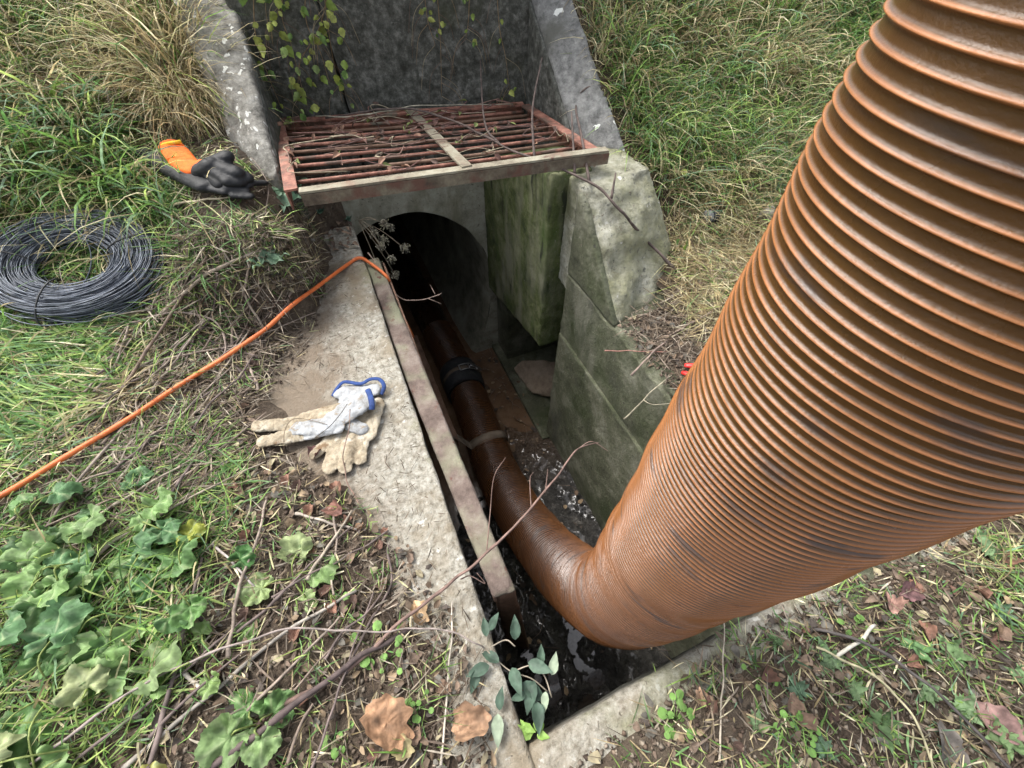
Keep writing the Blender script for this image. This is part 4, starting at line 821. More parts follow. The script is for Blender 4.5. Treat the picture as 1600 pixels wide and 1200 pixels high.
# cane crossing the slab edge and reaching over the trench
cane([Gt(330, 1195), Gt(440, 1110, .015), Gt(560, 1040, .02), Gt(620, 985, .03), az_(700, 915, .05), az_(760, 865, .07), az_(830, 795, .09), az_(880, 730, .11), az_(905, 700, .12), az_(935, 692, .12)], .0042, .0013,
     'long purple brown cane reaching from the soil over the slab and the trench', (.17, .11, .09), 'cane',
     side=[[az_(905, 700, .12), az_(925, 690, .125), az_(950, 705, .11)], [az_(760, 865, .07), az_(766, 800, .06), az_(772, 745, .10), az_(790, 715, .11)], [az_(830, 795, .09), az_(828, 750, .08), az_(833, 738, .09)], [az_(720, 905, .05), az_(735, 900, .03), az_(758, 912, .02), az_(745, 895, .03)], [az_(852, 770, .1), az_(856, 733, .1)]])
cane([Gt(-20, 1260, .02), Gt(110, 1165, .03), Gt(260, 1060, .03), Gt(420, 1150, .02)][:3] + [Gt(400, 1005, .03), Gt(480, 985, .03), Gt(600, 990, .03), Gt(680, 985, .03), az_(740, 1003, .03), az_(762, 1018, .0)], .0022, .0012, 'pale thorny bramble stem arching to the slab edge', (.24, .20, .18), 'bramble_cane')
cane([Gt(200, 1200, .01), Gt(330, 1090, .012), Gt(450, 990, .014), Gt(560, 925, .012)], .0036, .0026, 'straight grey stick across the lower left soil', (.32, .29, .25))
cane([Gt(340, 1200, .02), Gt(410, 1150, .03), Gt(560, 1035, .03), Gt(645, 985, .02)], .0052, .0044, 'thick dark purple cane at the bottom left', (.085, .062, .058), 'cane')
# cane over the grate and the pale block
cane([(.03, 1.78, .32), (.27, 1.68, .35), (.42, 1.52, .345), tuple(atz(800, 235, .34)), tuple(atz(870, 262, .325)), tuple(atz(930, 290, .305)), tuple(atz(975, 335, .25)), tuple(atz(1010, 375, .15)), Gt(1052, 428, .02)], .0028, .0044,
     'long dark cane lying over the grate and down the broken block', (.10, .075, .065), 'cane',
     side=[[tuple(atz(835, 250, .33)), tuple(atz(832, 170, .40)), tuple(atz(847, 90, .48))], [tuple(atz(921, 285, .305)), tuple(atz(908, 210, .37)), tuple(atz(900, 165, .38)), tuple(atz(915, 138, .42)), tuple(atz(945, 135, .42))],
           [tuple(atz(898, 270, .32)), tuple(atz(893, 175, .42))], [tuple(atz(955, 310, .28)), tuple(atz(962, 270, .33))], [tuple(atz(985, 350, .2)), tuple(atz(990, 320, .24))], [tuple(atz(780, 225, .34)), tuple(atz(757, 190, .36)), tuple(atz(750, 85, .45))]])
cane([(.0, 1.81, .32), (.12, 1.73, .33), (.36, 1.70, .34), (.55, 1.66, .33), (.70, 1.64, .32)], .0022, .0012, 'thin pale stem lying along the rear of the grate', (.36, .33, .25), 'stem')
cane([Gt(40, 900), Gt(120, 780, .02), Gt(260, 600, .02), Gt(330, 500, .02)], .0036, .0024, 'long grey stick running up left of the twig heap', (.22, .18, .15))
cane([Gt(110, 760), Gt(210, 600, .02), Gt(300, 470, .03), Gt(330, 410, .02)], .0042, .003, 'forked brown stick beside the twig heap', (.18, .13, .10))
cane([Gt(260, 500, .02), Gt(330, 445, .03), Gt(400, 405, .02), Gt(440, 385)], .0050, .003, 'pale bent branch above the orange hose near the thistle', (.34, .28, .22))
cane([Gt(210, 510, .015), Gt(290, 500, .03), Gt(345, 515, .03), Gt(360, 550, .02), Gt(340, 585, .012)], .0032, .002, 'curved grey twig looping over the twig heap', (.30, .24, .20))
cane([Gt(400, 365, .012), Gt(420, 340, .02), Gt(425, 300, .03), Gt(400, 262, .03)], .0022, .0012, 'thin twig curving up beside the dark gloves', (.25, .2, .16))
cane([Gt(262, 328, .012), Gt(320, 320, .014), Gt(372, 314, .014)], .0030, .0022, 'short pale stick lying in front of the dark gloves', (.44, .38, .27))
cane([Gt(325, 175, .05), (tuple(G(235, 110, .16))), tuple(G(200, 30, .3)), tuple(G(190, -40, .4))], .0035, .002, 'dead brown weed stalk standing in the left bank grass', (.12, .09, .08), 'stalk')
cane([Gt(130, 85, .08), Gt(145, 55, .14), Gt(165, 10, .2), Gt(170, -30, .25)], .0025, .0015, 'pale forked stem in the left bank grass', (.45, .43, .38), 'stalk')
cane([az_(575, 395, .0), az_(600, 430, -.05), az_(625, 465, -.09), az_(660, 468, -.1), az_(690, 458, -.1)], .0024, .0014, 'twig hanging into the culvert mouth from the slab end', (.36, .27, .22), side=[[az_(680, 460, -.1), az_(672, 445, -.08)], [az_(668, 466, -.1), az_(690, 475, -.12)]])
cane([Gt(465, 805), Gt(520, 820, .012), Gt(560, 830)], .0030, .0024, 'short grey stick below the white gloves', (.30, .26, .22))
cane([Gt(262, 1020), Gt(290, 1045, .012), Gt(322, 1078)], .0036, .003, 'short bleached stick in the leafy patch', (.5, .45, .38))
cane([Gt(336, 850), Gt(370, 880, .02), Gt(402, 918)], .0026, .0018, 'bent grey twig above the pale wilted leaves', (.34, .3, .28))
cane([Gt(1015, 545, .012), Gt(1060, 520, .015), Gt(1120, 485, .015), Gt(1160, 440, .015)], .0026, .0016, 'twig across the soil left of the hose', (.2, .15, .12))
cane([Gt(985, 590, .01), Gt(1015, 560, .02), Gt(1040, 535, .01)], .003, .002, 'short brown twig on the soil patch at the wall edge', (.24, .18, .15))
cane([az_(945, 548, .0), az_(975, 549, .01), Gt(1000, 552), Gt(1040, 553)], .0018, .001, 'reddish twig sticking out over the right trench wall', (.30, .15, .12))
cane([az_(975, 655, -.1), az_(1005, 625, -.04), az_(1025, 605, .0), Gt(1048, 590)], .0022, .0014, 'thin twig hanging over the right wall edge', (.28, .25, .18), side=[[az_(1005, 625, -.04), az_(1020, 632, -.03), az_(1052, 630, 0)]])
cane([Gt(1262, 985, .01), Gt(1340, 1010, .03), Gt(1450, 1090, .03), Gt(1560, 1200, .02)], .0030, .0022, 'dark cane running to the bottom right corner', (.08, .07, .065), 'cane')
cane([Gt(1270, 1012, .01), Gt(1350, 1060, .03), Gt(1420, 1130, .02), Gt(1450, 1200, .01)], .0020, .0016, 'long straw coloured stalk in the right foreground', (.46, .42, .26), 'stalk')
cane([Gt(1295, 1032, .01), Gt(1330, 1005, .016), Gt(1360, 978, .012)], .0032, .0028, 'short white stick on the soil below the hose', (.55, .52, .44))
cane([Gt(1120, 1190, .01), Gt(1119, 1060, .03), Gt(1113, 970, .06), az_(1135, 940, .09)], .0016, .001, 'thin upright straw in front of the end wall', (.38, .33, .26), 'stalk')
cane([Gt(690, 1195, .008), Gt(700, 1080, .01), Gt(706, 1000, .01), Gt(708, 940, .01)], .0020, .0014, 'thin grey straw lying along the slab top', (.40, .36, .30), 'stalk')
for q in range(64):
    P_ = region(TW if q < 50 else [(300, 800), (560, 830), (690, 1000), (560, 1190), (200, 1190)], 1)[0]; az = random.gauss(.75, .5); L = random.uniform(.12, .34); pts = []
    for k in range(4):
        t = (k / 3 - .5) * L; x = P_[0] + t * math.sin(az) + random.uniform(-.006, .006); y = P_[1] + t * math.cos(az) + random.uniform(-.006, .006)
        if x > -.12: x = -.12 - random.random() * .02
        pts.append((x, y, gz(x, y) + .010 + .015 * random.random()))
    o = cane(pts, random.uniform(.002, .0042), random.uniform(.0012, .0024), 'grey brown twig in the loose heap of twigs left of the trench', random.choice([(.26, .21, .17), (.18, .14, .11), (.33, .28, .22), (.13, .10, .09)]))
    o['group'] = 'twigs heaped left of the trench'
# tangle of dead creeper on the grate
for q in range(54):
    t = random.random() ** .8; u = random.betavariate(1.1, 1.6) if q % 2 else random.random(); base = lerp(lerp(FL, FR, u), lerp(BL, BR, u), .15 + .85 * t); az = random.uniform(0, 6.28); L = random.uniform(.08, .32)
    if q == 0: mbt = MB(); mbl = MB()
    pts = [(base.x + k * L / 4 * math.sin(az + .25 * k * random.uniform(-1, 1)), base.y + k * L / 4 * math.cos(az) * .7, 0) for k in range(5)]
    pts = [(a, b, ZG + max(0, (1.75 - .17 * a - b) / .60 * .05) + .012 + random.uniform(0, .022)) for a, b, c in pts]
    pts = [(min(max(a, -.11), .70), min(max(b, 1.20), 1.83 - .2 * max(a, 0)), c) for a, b, c in pts]
    mbt.tube(smooth_path(pts, 4), random.uniform(.0008, .0019), 4, random.choice([(.16, .08, .07), (.22, .14, .11), (.12, .07, .06), (.34, .29, .2)]))
    for _ in range(2):
        V, F = oval(random.uniform(.018, .035), random.uniform(.010, .018), .6, .4, 5); M = frame_at(Vector(pts[random.randrange(5)]), random.uniform(0, 6.28), random.uniform(-.6, .6), random.uniform(-1, 1))
        mbl.add(xf(V, M), F, random.choice([(.17, .09, .07), (.26, .15, .10), (.11, .07, .055), (.20, .24, .08)]))
tg = empty('dead_creeper', (.2, 1.85, ZG), 'tangle of dead reddish creeper stems matted over the grate', 'creeper')
mbt.build('stem', M_twig, tg); o = mbl.build('leaf', M_dry, tg); o['kind'] = 'stuff'
# leaf litter on ledges under the grate
mb = MB()
for q in range(520):
    x = random.uniform(-.12, .80); left = x < -.01; y = random.uniform(1.45, 1.85) if left else random.uniform(1.757, 1.83 - .19 * max(x, 0)); z = gz(x, y) + .004 if left else .102
    if not left and y < 1.757: continue
    if x > .60: y = random.uniform(1.3, 1.65); z = .265 - max(0, y - 1.35) * .42
    V, F = oval(random.uniform(.015, .04), random.uniform(.008, .018), .5, .3, 4); mb.add(xf(V, frame_at(Vector((x, y, z + random.uniform(0, .02))), random.uniform(0, 6.28), random.uniform(-.4, .4), random.uniform(-.6, .6))), F, random.choice([(.13, .09, .07), (.2, .14, .10), (.09, .06, .05), (.28, .2, .14)]))
mb.build('leaf_litter', M_dry, kind='stuff', label='brown leaf litter on the ledges below the grate', cat='litter')
mb = MB()
for q in range(150):
    far = q < 80; x = random.uniform(.42, .60) if far else random.uniform(.02, .62); y = random.uniform(1.0, 1.7) if far else random.uniform(-.12, 1.0); z = -1.088 if far else -1.1 + .035 + .03
    if far and random.random() < .35: x = random.uniform(.61, .9); y = random.uniform(1.05, 1.55); z = -1.062
    L = random.uniform(.010, .034); V, F = oval(L, L * random.uniform(.3, .8), random.uniform(-.3, .5), random.uniform(-.1, .3), 4, .2)
    mb.add(xf(V, frame_at(Vector((x, y, z + random.uniform(0, .01))), random.uniform(0, 6.28), random.uniform(-.2, .2), random.uniform(-.3, .3))), F, np.array(random.choice([(.13, .085, .055), (.20, .14, .09), (.06, .045, .035), (.28, .20, .12)])))
    if q % 4 == 0: a = random.uniform(0, 6.28); mb.tube([(x, y, z + .006), (x + .04 * math.cos(a), y + .04 * math.sin(a), z + .008), (x + .09 * math.cos(a + .3), y + .09 * math.sin(a + .3), z + .006)], .0014, 4, (.16, .12, .09))
mb.build('floating_debris', M_dry, kind='stuff', label='leaf bits and twigs on the silt and muddy water at the trench bottom', cat='litter')
# yellow green vine hanging down the back wall
YG = [(.30, .36, .07), (.22, .31, .06), (.36, .40, .10), (.14, .24, .06), (.26, .36, .11)]
def vine(name, label, strands, nl, size=(.018, .032), off=.02):
    e = empty(name, strands[0][-1], label, 'vine'); mb = MB(); cnt = 0
    for s_ in strands:
        P = smooth_path(s_, 8); mb.tube(P, np.linspace(.0014, .0008, len(P)), 4, (.26, .18, .10))
        for q in range(7):
            a_ = P[random.randrange(len(P))]; L_ = random.uniform(.05, .14); sx_ = random.choice((-1, 1)); mb.tube(smooth_path([tuple(a_), tuple(a_ + np.array([sx_ * L_ * .4, -.012, -L_ * .3])), tuple(a_ + np.array([sx_ * L_ * .6, -.008, -L_]))], 5), .0007, 4, random.choice([(.26, .18, .10), (.16, .10, .07), (.34, .28, .18)]))
        for k in range(nl):
            p = P[random.randrange(len(P))] + np.array([random.uniform(-off, off), random.uniform(-.03, -.004), random.uniform(-off, off)]); L = random.uniform(*size)
            V, F = oval(L, L * random.uniform(.5, .8), random.uniform(.1, .7), random.uniform(.1, .6), 7, .28); M = Matrix.Translation(Vector(p)) @ Matrix.Rotation(random.uniform(-1.2, 1.2), 4, 'Y') @ Matrix.Rotation(random.uniform(-2.3, -1.0), 4, 'X') @ Matrix.Rotation(random.uniform(-.5, .5), 4, 'Z')
            meshobj('leaf', xf(V, M), F, M_leaf, e, tint=np.tile(np.array(random.choice(YG)) * random.uniform(.6, 1.1), (len(V), 1))); cnt += 1
    mb.build('stem', M_leaf, e)
def bwp(px, py):       # point just in front of the back wall
    Yw = 1.8
    for _ in range(6): q = aty(px, py, Yw); Yw = 1.865 - .196 * (q.x + .15) - .03
    return tuple(aty(px, py, Yw))
vine('hanging_vine', 'yellow green leafy vine hanging thickest at the left of the dark back wall',
     [[bwp(450, -60), bwp(440, 20), bwp(455, 70), bwp(470, 130), bwp(480, 165)], [bwp(480, -60), bwp(478, 30), bwp(500, 80), bwp(515, 130)], [bwp(395, -40), bwp(400, 60), bwp(420, 120), bwp(440, 170)], [bwp(500, -60), bwp(510, 20), bwp(520, 90), bwp(535, 160)], [bwp(425, -60), bwp(435, 10), bwp(425, 45)], [bwp(520, -50), bwp(500, 40), bwp(470, 95), bwp(465, 140)]], 17, (.014, .034), .036)
vine('hanging_vine', 'thin vine with few small leaves hanging down the middle right of the back wall',
     [[bwp(680, -50), bwp(688, 60), bwp(690, 150)], [bwp(735, -50), bwp(732, 30), bwp(728, 60)], [bwp(775, -50), bwp(780, 40), bwp(790, 90), bwp(796, 140)], [bwp(660, -40), bwp(668, 30), bwp(680, 70)]], 8, (.012, .024))
# seed heads hanging beside the culvert mouth
e = empty('dry_flower_stalk', atz(565, 350, .0), 'dried grey flower heads drooping in front of the culvert opening', 'plant')
mb = MB(); mh = MB()
for (u, v2), (cz) in (((600, 350), .02), ((632, 388), -.04), ((595, 385), -.02), ((612, 405), -.06), ((585, 365), .0), ((618, 430), -.12), ((590, 415), -.08), ((610, 355), .0), ((600, 375), -.02)):
    c = atz(u, v2, cz); mb.tube(smooth_path([tuple(atz(560, 345, .02)), tuple((atz(560, 345, .02) + c) / 2 + Vector((0, 0, .02))), tuple(c)], 5), .0012, 4, (.26, .22, .16))
    for k in range(70):
        d = Vector((random.gauss(0, 1), random.gauss(0, 1), random.gauss(0, 1))).normalized() * random.uniform(.008, .022); mh.tube([tuple(c), tuple(c + d)], .0005, 3, (.24, .21, .16)); q2 = c + d
        V, F = oval(.006, .004, .3, .2, 3); mh.add(xf(V, frame_at(q2, random.uniform(0, 6), random.uniform(-1, 1), 0)), F, random.choice([(.36, .34, .27), (.25, .24, .19), (.3, .3, .2)]))
mb.build('stem', M_twig, e); mh.build('seed_heads', M_dry, e)
# bramble sprig with grey green leaves over the near trench corner
e = empty('bramble_sprig', atz(770, 1020, -.01), 'bramble sprig with grey green leaves overhanging the near trench corner', 'plant'); mb = MB()
stems = [[az_(745, 1000, .015), az_(775, 1030, .0), az_(800, 1050, -.01), az_(830, 1060, -.02), az_(855, 1080, -.03)], [az_(765, 1012, .01), az_(790, 1000, .01), az_(805, 1010, .01)], [az_(800, 1050, -.01), az_(830, 1040, -.01), az_(850, 1055, -.02), az_(862, 1090, -.03)], [az_(775, 1030, 0), az_(780, 1060, -.02), az_(785, 1080, -.03)]]
for s_ in stems: mb.tube(smooth_path(s_, 5), .0013, 5, (.30, .26, .20))
LV = [(760, 990, -10, 1), (766, 980, 25, 1), (805, 995, 0, 1.25), (780, 1030, -60, 1.2), (800, 1038, 160, 1.4), (825, 1030, 110, 1.4), (843, 1035, 10, 1), (790, 1070, 185, 1.3), (815, 1062, 120, 1.5), (835, 1058, 200, 1.5), (862, 1050, 15, 1.1), (838, 1090, 175, 1.4), (853, 1075, 190, .9), (822, 1078, 250, .9), (848, 1095, 200, .8), (765, 1035, 250, 1.3), (745, 1040, 190, 1.1), (778, 1110, 180, 1.3), (780, 1105, 5, 1.0)]
for (u, v2, a, s2) in LV:
    L = .034 * s2; V, F = oval(L, L * .46, .35, .2, 9, .06); pale = random.random() < .25; col = (.28, .34, .24) if pale else random.choice([(.075, .125, .085), (.10, .155, .11), (.06, .10, .07)])
    M = frame_at(atz(u, v2 + 5, .012 if u < 790 else -.01), math.radians(a) + YAW, random.uniform(-.2, .5), random.uniform(-.4, .4)); meshobj('leaf', xf(V, M), F, M_leaf, e, tint=np.tile(np.array(col), (len(V), 1)))
mb.build('stem', M_twig, e)
e = empty('green_weed', atz(825, 1145, -.02), 'bright green weed growing at the near trench corner', 'plant')
for k in range(9):
    V, F = oval(.028 * random.uniform(.6, 1.1), .012, .3, .3, 6, .2); meshobj('leaf', xf(V, frame_at(atz(random.uniform(810, 850), random.uniform(1130, 1155), -.01), random.uniform(-.5, 2.5), random.uniform(0, .6), random.uniform(-.4, .4))), F, M_leaf, e, tint=np.tile((.22, .36, .08), (len(V), 1)))
# creeping broadleaf at right bank foot
vine('creeping_vine', 'yellow green creeper climbing at the outer side of the broken block', [[Gt(1085, 215, .08), Gt(1060, 270, .07), Gt(1055, 330, .05), Gt(1058, 400, .03)]], 14, (.014, .026), .015)

# ================================================================== MAN-MADE SMALL THINGS
# wire coil
cc = Vector((-.835, 1.56, 0)); 
cen = G(122, 420); R1 = .255
nrm = None
e = empty('wire_coil', cen, 'big coil of black wire lying in the grass on the left', 'coil')
# plane of the coil follows the ground
def gpl(px, py): return G(px, py)
pa, pb, pc, pd = gpl(-6, 430), gpl(256, 412), gpl(140, 345), gpl(120, 496)
ux = (pb - pa); uy = (pc - pd); ctr = (pa + pb + pc + pd) / 4; nz_ = ux.cross(uy).normalized(); ux = (ux - nz_ * ux.dot(nz_)); uy = uy - nz_ * uy.dot(nz_)
hx, hy = ux.length / 2, uy.length / 2; ux.normalize(); uy.normalize(); mb = MB(); cols = [(.05, .055, .065), (.09, .10, .115), (.13, .14, .16), (.035, .038, .045)]
random.seed(21)
for q in range(230):
    stray = q > 165; rr = .46 + .56 * random.random() if not stray else random.uniform(.55, 1.08); ecc = random.gauss(0, .025 if not stray else .07); ox, oy = random.gauss(0, .018 if not stray else .12), random.gauss(0, .018 if not stray else .09)
    lift = random.uniform(.008, .055); tl = random.gauss(0, .05); ph_ = random.uniform(0, 6.28); a0 = random.uniform(0, 6.28); arc = 6.28 if not stray else random.uniform(4, 6.2); pts = []
    w2, w3 = random.gauss(0, .012), random.gauss(0, .008)
    for k in range(41):
        a = a0 + arc * k / 40; r = rr * (1 + w2 * math.sin(2 * a + ph_) + w3 * math.sin(3 * a)); p = ctr + ux * (hx * (r * (1 + ecc) * math.cos(a) + ox)) + uy * (hy * (r * (1 - ecc) * math.sin(a) + oy)) + nz_ * (lift * (1.0 - .9 * abs(r - .78)) + tl * .2 * math.sin(a + ph_))
        pts.append(tuple(p))
    mb.tube(pts, .0013, 4)
mb.build('wire_strands', M_wire, e, tint=False)
for a in (4.5, .35, 2.9):
    mb = MB(); p = ctr + ux * hx * .78 * math.cos(a) + uy * hy * .78 * math.sin(a) + nz_ * .032; rd = (ux * math.cos(a) + uy * math.sin(a)).normalized()
    mb.tube([tuple(p + rd * (.068 * math.cos(t)) + nz_ * (.034 * math.sin(t))) for t in np.linspace(0, 6.28, 17)], .0022, 5); mb.build('tie_wire', M_rubber, e, tint=False)

# orange air hose / rope
def toC(p, l): p = Vector(p); return tuple(p + (Vector((0, 0, CZ)) - p).normalized() * l)
Gr = lambda x, y, l=.03: toC(S(x, y), l * 1.2)
pts = [Gr(-120, 830, .03), Gr(0, 775, .03), Gr(100, 715, .034), Gr(200, 655, .032), Gr(280, 602, .034), Gr(345, 562, .030), Gr(385, 535, .030), Gr(420, 510, .034), Gr(455, 478, .040), Gr(500, 445, .030), Gr(545, 412, .010), az_(562, 403, .010), az_(578, 411, -.006), az_(598, 426, -.012), az_(607, 437, -.03), az_(611, 455, -.10), tuple(Vector((.090, 1.28, -.35)))]
P = smooth_path(pts, 8); mb = MB(); mb.tube(P, .0058 * (1 + .05 * np.sin(np.arange(len(P)) * .9)), 12); mb.build('orange_rope', M_rope, tint=False, label='thin bright orange air line running from the left edge over the slab into the trench', cat='air line')

# gloves: capsules fused into one skin per part
def blob(name, caps, m, parent, vox=.0022, flat=.55, sm=3, noise_=.0025, fr=60):
    """caps: list of (p0, p1, r0, r1) in world; flattened vertical radius"""
    mb = MB()
    for p0, p1, r0, r1 in caps:
        p0 = np.array(p0, float); p1 = np.array(p1, float); d = p1 - p0; L = np.linalg.norm(d); d = d / (L + 1e-9); n = 10; Q = []; Rr = []
        for k in range(6): t = k / 5 * math.pi / 2; Q.append(p0 - d * r0 * math.cos(t) * .98); Rr.append(max(r0 * math.sin(t), .0004))
        for k in range(1, n): Q.append(p0 + d * L * k / n); Rr.append(r0 + (r1 - r0) * k / n)
        for k in range(6): t = math.pi / 2 * (1 - k / 5); Q.append(p1 + d * r1 * math.cos(t) * .98); Rr.append(max(r1 * math.sin(t), .0004))
        mb.tube(Q, Rr, 14, flat=flat, up=(0, 0, 1))
    o = meshobj(name, np.concatenate(mb.v), mb.f, m, None)
    bake(o, [('REMESH', dict(mode='VOXEL', voxel_size=vox)), ('SMOOTH', dict(factor=.5, iterations=sm))])
    me = o.data
    for v in me.vertices: p = v.co * fr; v.co = v.co + v.normal * (noise_ * mn.noise(p) + noise_ * .5 * mn.noise(p * 2.3) - noise_ * 1.1 * max(0, .35 - abs(mn.noise(Vector((p.x * .7, p.y * .35, p.z)))) * 3))
    if not me.materials: me.materials.append(m)
    o.parent = parent; place(o, parent); return o
def gz5(x, y): return 340 + x * .2167, 540 + y * .2167     # from a close-up of the gloves
def gp(x, y, z):
    u, v2 = gz5(x, y); p = atz(u, v2, 0); g = max(0, float(height(p.x, p.y))); return tuple(atz(u, v2, z + g))
k5 = .2167 / 500 * .88
# lower glove: cuff up, fingers down
zb = .012
e = empty('leather_glove', atz(565, 660, 0), 'tan leather work glove underneath, fingers towards the near end, blue edged cuff open', 'glove', 'pair of leather work gloves on the slab')
blob('leather_body', [(gp(1150, 420, zb), gp(1080, 640, zb), 55 * k5, 62 * k5), (gp(1050, 450, zb), gp(1000, 620, zb), 60 * k5, 70 * k5), (gp(940, 560, zb), gp(850, 690, zb), 70 * k5, 70 * k5),
                      (gp(870, 660, zb), gp(810, 880, zb), 58 * k5, 50 * k5), (gp(950, 680, zb + .004), gp(922, 880, zb + .002), 48 * k5, 46 * k5), (gp(1040, 660, zb), gp(1030, 820, zb), 50 * k5, 42 * k5), (gp(860, 640, zb), gp(700, 780, zb), 50 * k5, 42 * k5)], M_leather, e, flat=.34, noise_=.003)
blob('canvas_cuff', [(gp(900, 340, zb + .006), gp(1120, 320, zb + .006), 62 * k5, 58 * k5), (gp(930, 400, zb + .006), gp(1080, 420, zb + .006), 60 * k5, 60 * k5)], M_cloth, e, flat=.34)
mb = MB(); mb.tube(smooth_path([gp(828, 365, .012), gp(860, 310, .024), gp(915, 262, .030), gp(1030, 275, .030), gp(1100, 243, .032), gp(1165, 243, .030), gp(1200, 290, .024), gp(1180, 355, .012)], 8), 14 * k5, 8, flat=.5); mb.build('blue_trim', M_blue, e, tint=False)
# knuckle patch seen below the upper glove
blob('canvas_back', [(gp(960, 570, zb + .012), gp(1040, 600, zb + .010), 50 * k5, 46 * k5)], M_cloth, e, flat=.5)
zt = .030
e = empty('leather_glove', atz(500, 660, 0), 'leather work glove lying on top, fingers pointing left, white canvas back', 'glove', 'pair of leather work gloves on the slab')
blob('leather_body', [(gp(290, 580, .014), gp(560, 560, .018), 46 * k5, 58 * k5), (gp(330, 690, .014), gp(600, 640, .018), 46 * k5, 60 * k5), (gp(560, 580, .020), gp(800, 520, .026), 68 * k5, 75 * k5), (gp(620, 520, .02), gp(880, 450, .032), 45 * k5, 45 * k5)], M_leather, e, flat=.32, noise_=.003)
blob('canvas_back', [(gp(570, 600, .027), gp(800, 570, .035), 52 * k5, 70 * k5), (gp(820, 550, .036), gp(1010, 430, .042), 78 * k5, 84 * k5), (gp(900, 480, .04), gp(1050, 400, .044), 70 * k5, 78 * k5), (gp(640, 655, .022), gp(880, 590, .036), 30 * k5, 40 * k5)], M_cloth, e, flat=.30, noise_=.0035, fr=45)
mb = MB(); mb.tube(smooth_path([gp(1082, 318, .052), gp(1100, 360, .056), gp(1112, 420, .055), gp(1112, 462, .046)], 8), 19 * k5, 8, flat=.5); mb.build('blue_trim', M_blue, e, tint=False)
mb = MB(); mb.tube(smooth_path([gp(480, 760, .012), gp(480, 640, .032), gp(510, 560, .036), gp(570, 525, .036), gp(700, 545, .042), gp(790, 570, .05)], 8), .0008, 5, (.12, .09, .06))
mb.tube(smooth_path([gp(700, 665, .03), gp(800, 590, .048), gp(880, 500, .058), gp(935, 420, .060)], 8), .0010, 5, (.10, .09, .08)); mb.build('seam', M_twig, e, tint=True)
cane([gp(955, 460, .060), gp(945, 600, .05), gp(905, 780, .034), gp(915, 900, .02), gp(950, 1010, .014), tuple(S(568, 800, .008))], .0011, .0013, 'thin brown twig lying across the glove fingers', (.20, .13, .10))

# knitted orange glove with black coating, on a black one: close-up coords of the left bank
def g4(x, y): return 200 + x * .15, 200 + y * .15
def gq(x, y, l): u, v2 = g4(x, y); return toC(G(u, v2, 0), l * .9 + .042)
k4 = .15 / 640 * 1.62
e = empty('work_glove', gq(750, 450, 0), 'orange knitted glove with black rubber fingers on the grassy bank', 'glove', 'rubber coated gloves on the bank')
blob('rubber_fingers', [(gq(800, 420, .045), gq(950, 590, .02), 54 * k4, 42 * k4), (gq(870, 420, .05), gq(1050, 560, .03), 52 * k4, 44 * k4), (gq(930, 400, .05), gq(1130, 470, .035), 55 * k4, 55 * k4), (gq(1050, 560, .03), gq(1150, 570, .02), 50 * k4, 42 * k4),
                        (gq(1130, 470, .035), gq(1190, 560, .02), 50 * k4, 40 * k4), (gq(1060, 410, .035), gq(1250, 520, .025), 40 * k4, 42 * k4), (gq(870, 360, .045), gq(1020, 310, .045), 50 * k4, 62 * k4), (gq(760, 450, .04), gq(860, 400, .05), 70 * k4, 80 * k4)], M_blackglove, e, vox=.003, flat=.75, noise_=.0008)
blob('knit_cuff', [(gq(450, 200, .05), gq(560, 330, .055), 88 * k4, 92 * k4), (gq(560, 340, .055), gq(680, 430, .045), 92 * k4, 72 * k4), (gq(690, 400, .05), gq(780, 370, .05), 60 * k4, 50 * k4)], M_orangek, e, vox=.003, flat=.5, noise_=.001)
mb = MB(); mb.tube(smooth_path([gq(345, 225, .060), gq(365, 180, .085), gq(430, 160, .094), gq(500, 150, .092), gq(548, 140, .078)], 6), .0050, 8); mb.tube(smooth_path([gq(375, 260, .03), gq(400, 250, .045), gq(412, 246, .045)], 3), .004, 8); mb.build('yellow_trim', M_yellow, e, tint=False)
e = empty('work_glove', gq(850, 620, 0), 'plain black glove under the orange one on the bank', 'glove', 'rubber coated gloves on the bank')
blob('glove_body', [(gq(180, 260, .02), gq(500, 430, .022), 70 * k4, 95 * k4), (gq(500, 430, .02), gq(800, 600, .012), 95 * k4, 70 * k4), (gq(800, 610, .01), gq(1010, 660, .01), 45 * k4, 38 * k4), (gq(1050, 620, .01), gq(1220, 650, .012), 40 * k4, 35 * k4), (gq(1110, 700, .008), gq(1270, 710, .01), 36 * k4, 34 * k4), (gq(1250, 580, .012), gq(1420, 570, .012), 34 * k4, 34 * k4), (gq(900, 560, .01), gq(1250, 590, .01), 50 * k4, 40 * k4)], M_blackglove, e, vox=.003, flat=.6, noise_=.001)

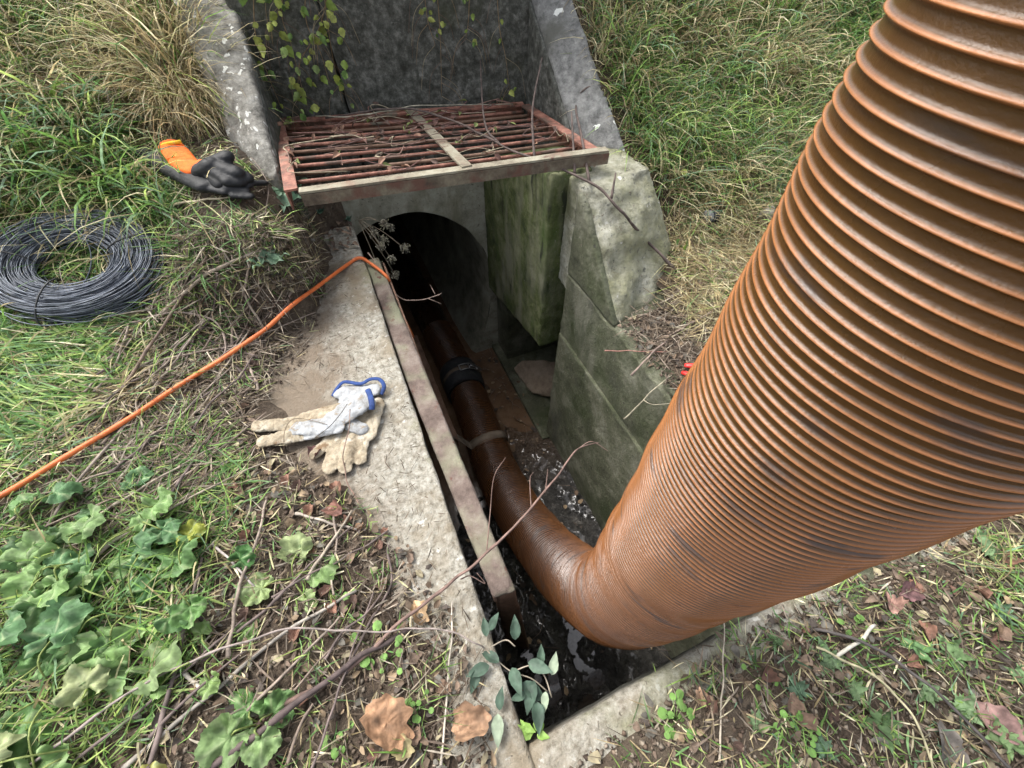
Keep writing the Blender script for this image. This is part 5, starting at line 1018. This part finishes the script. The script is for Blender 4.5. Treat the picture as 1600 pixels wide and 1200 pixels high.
# pliers half behind the hose
e = empty('pliers', S(1090, 590), 'red handled pliers on the soil beside the hose', 'pliers')
for a, b, c in (((1066, 577), (1090, 582), (1125, 592)), ((1062, 588), (1086, 597), (1125, 606))):
    mb = MB(); mb.tube(smooth_path([tuple(S(*a, .018)), tuple(S(*b, .024)), tuple(S(*c, .022))], 5), np.r_[.0055, np.full(9, .0078), .0065], 10, flat=.7); mb.build('handle', M_redgrip, e, tint=False)
mb = MB(); mb.tube([tuple(S(1123, 596, .014)), tuple(S(1145, 604, .014))], [.010, .006], 8, flat=.6); mb.build('jaw', M_steel, e, tint=False)
# cap and fitting in the grass on the right
def fitting(px, py, ax, r, L, m, m2, label, name):
    c = G(px, py, r * .8); e = empty(name, c, label, 'pipe fitting'); ax = Vector(ax).normalized(); mb = MB(); Q = []; Rr = []
    for k in range(15): t = k / 14; Q.append(tuple(c + ax * (t - .5) * L)); Rr.append(r * (1 + .07 * (k % 3 == 0)))
    Q.append(Q[-1]); Rr.append(r * .78); Q.append(tuple(Vector(Q[-3]) - ax * L * .1)); Rr.append(r * .76)
    V0 = MB(); V0.tube(Q, Rr, 20); V0.build('fitting_body', m, e, tint=False)
    for tt in (.25, .55, .8):
        mb = MB(); p = c + ax * (tt - .5) * L; mb.tube([tuple(p - ax * .003), tuple(p + ax * .003)], r * 1.14, 20); mb.build('ring', m2, e, tint=False)
fitting(1108, 345, (.9, .15, -.25), .020, .05, M_greypl, M_rubber, 'small black and grey threaded cap in the grass at the foot of the right bank', 'pipe_cap')
fitting(1195, 340, (-.9, -.5, .1), .020, .05, M_palepl, M_palepl, 'pale grey hose fitting in the grass beside the hose', 'hose_fitting')
# broken slab piece leaning in the niche
mb = MB()
q = [(800, 575, -1.03), (812, 590, -1.05), (822, 603, -1.045), (832, 614, -1.04), (860, 620, -1.03), (905, 612, -.95), (900, 570, -.95), (850, 562, -.94), (815, 563, -.97)]
pts = [tuple(atz(u, v2, z)) for u, v2, z in q]; pts = [(min(max(a, .64), .98), b, c) for a, b, c in pts]
hull('broken_slab', pts + [(a + .01, b + .01, c - .03) for a, b, c in pts], M_stone, voxel=.006, amp=.006, freq=25, edge=.01, label='broken piece of concrete slab lying in the side niche', cat='slab')
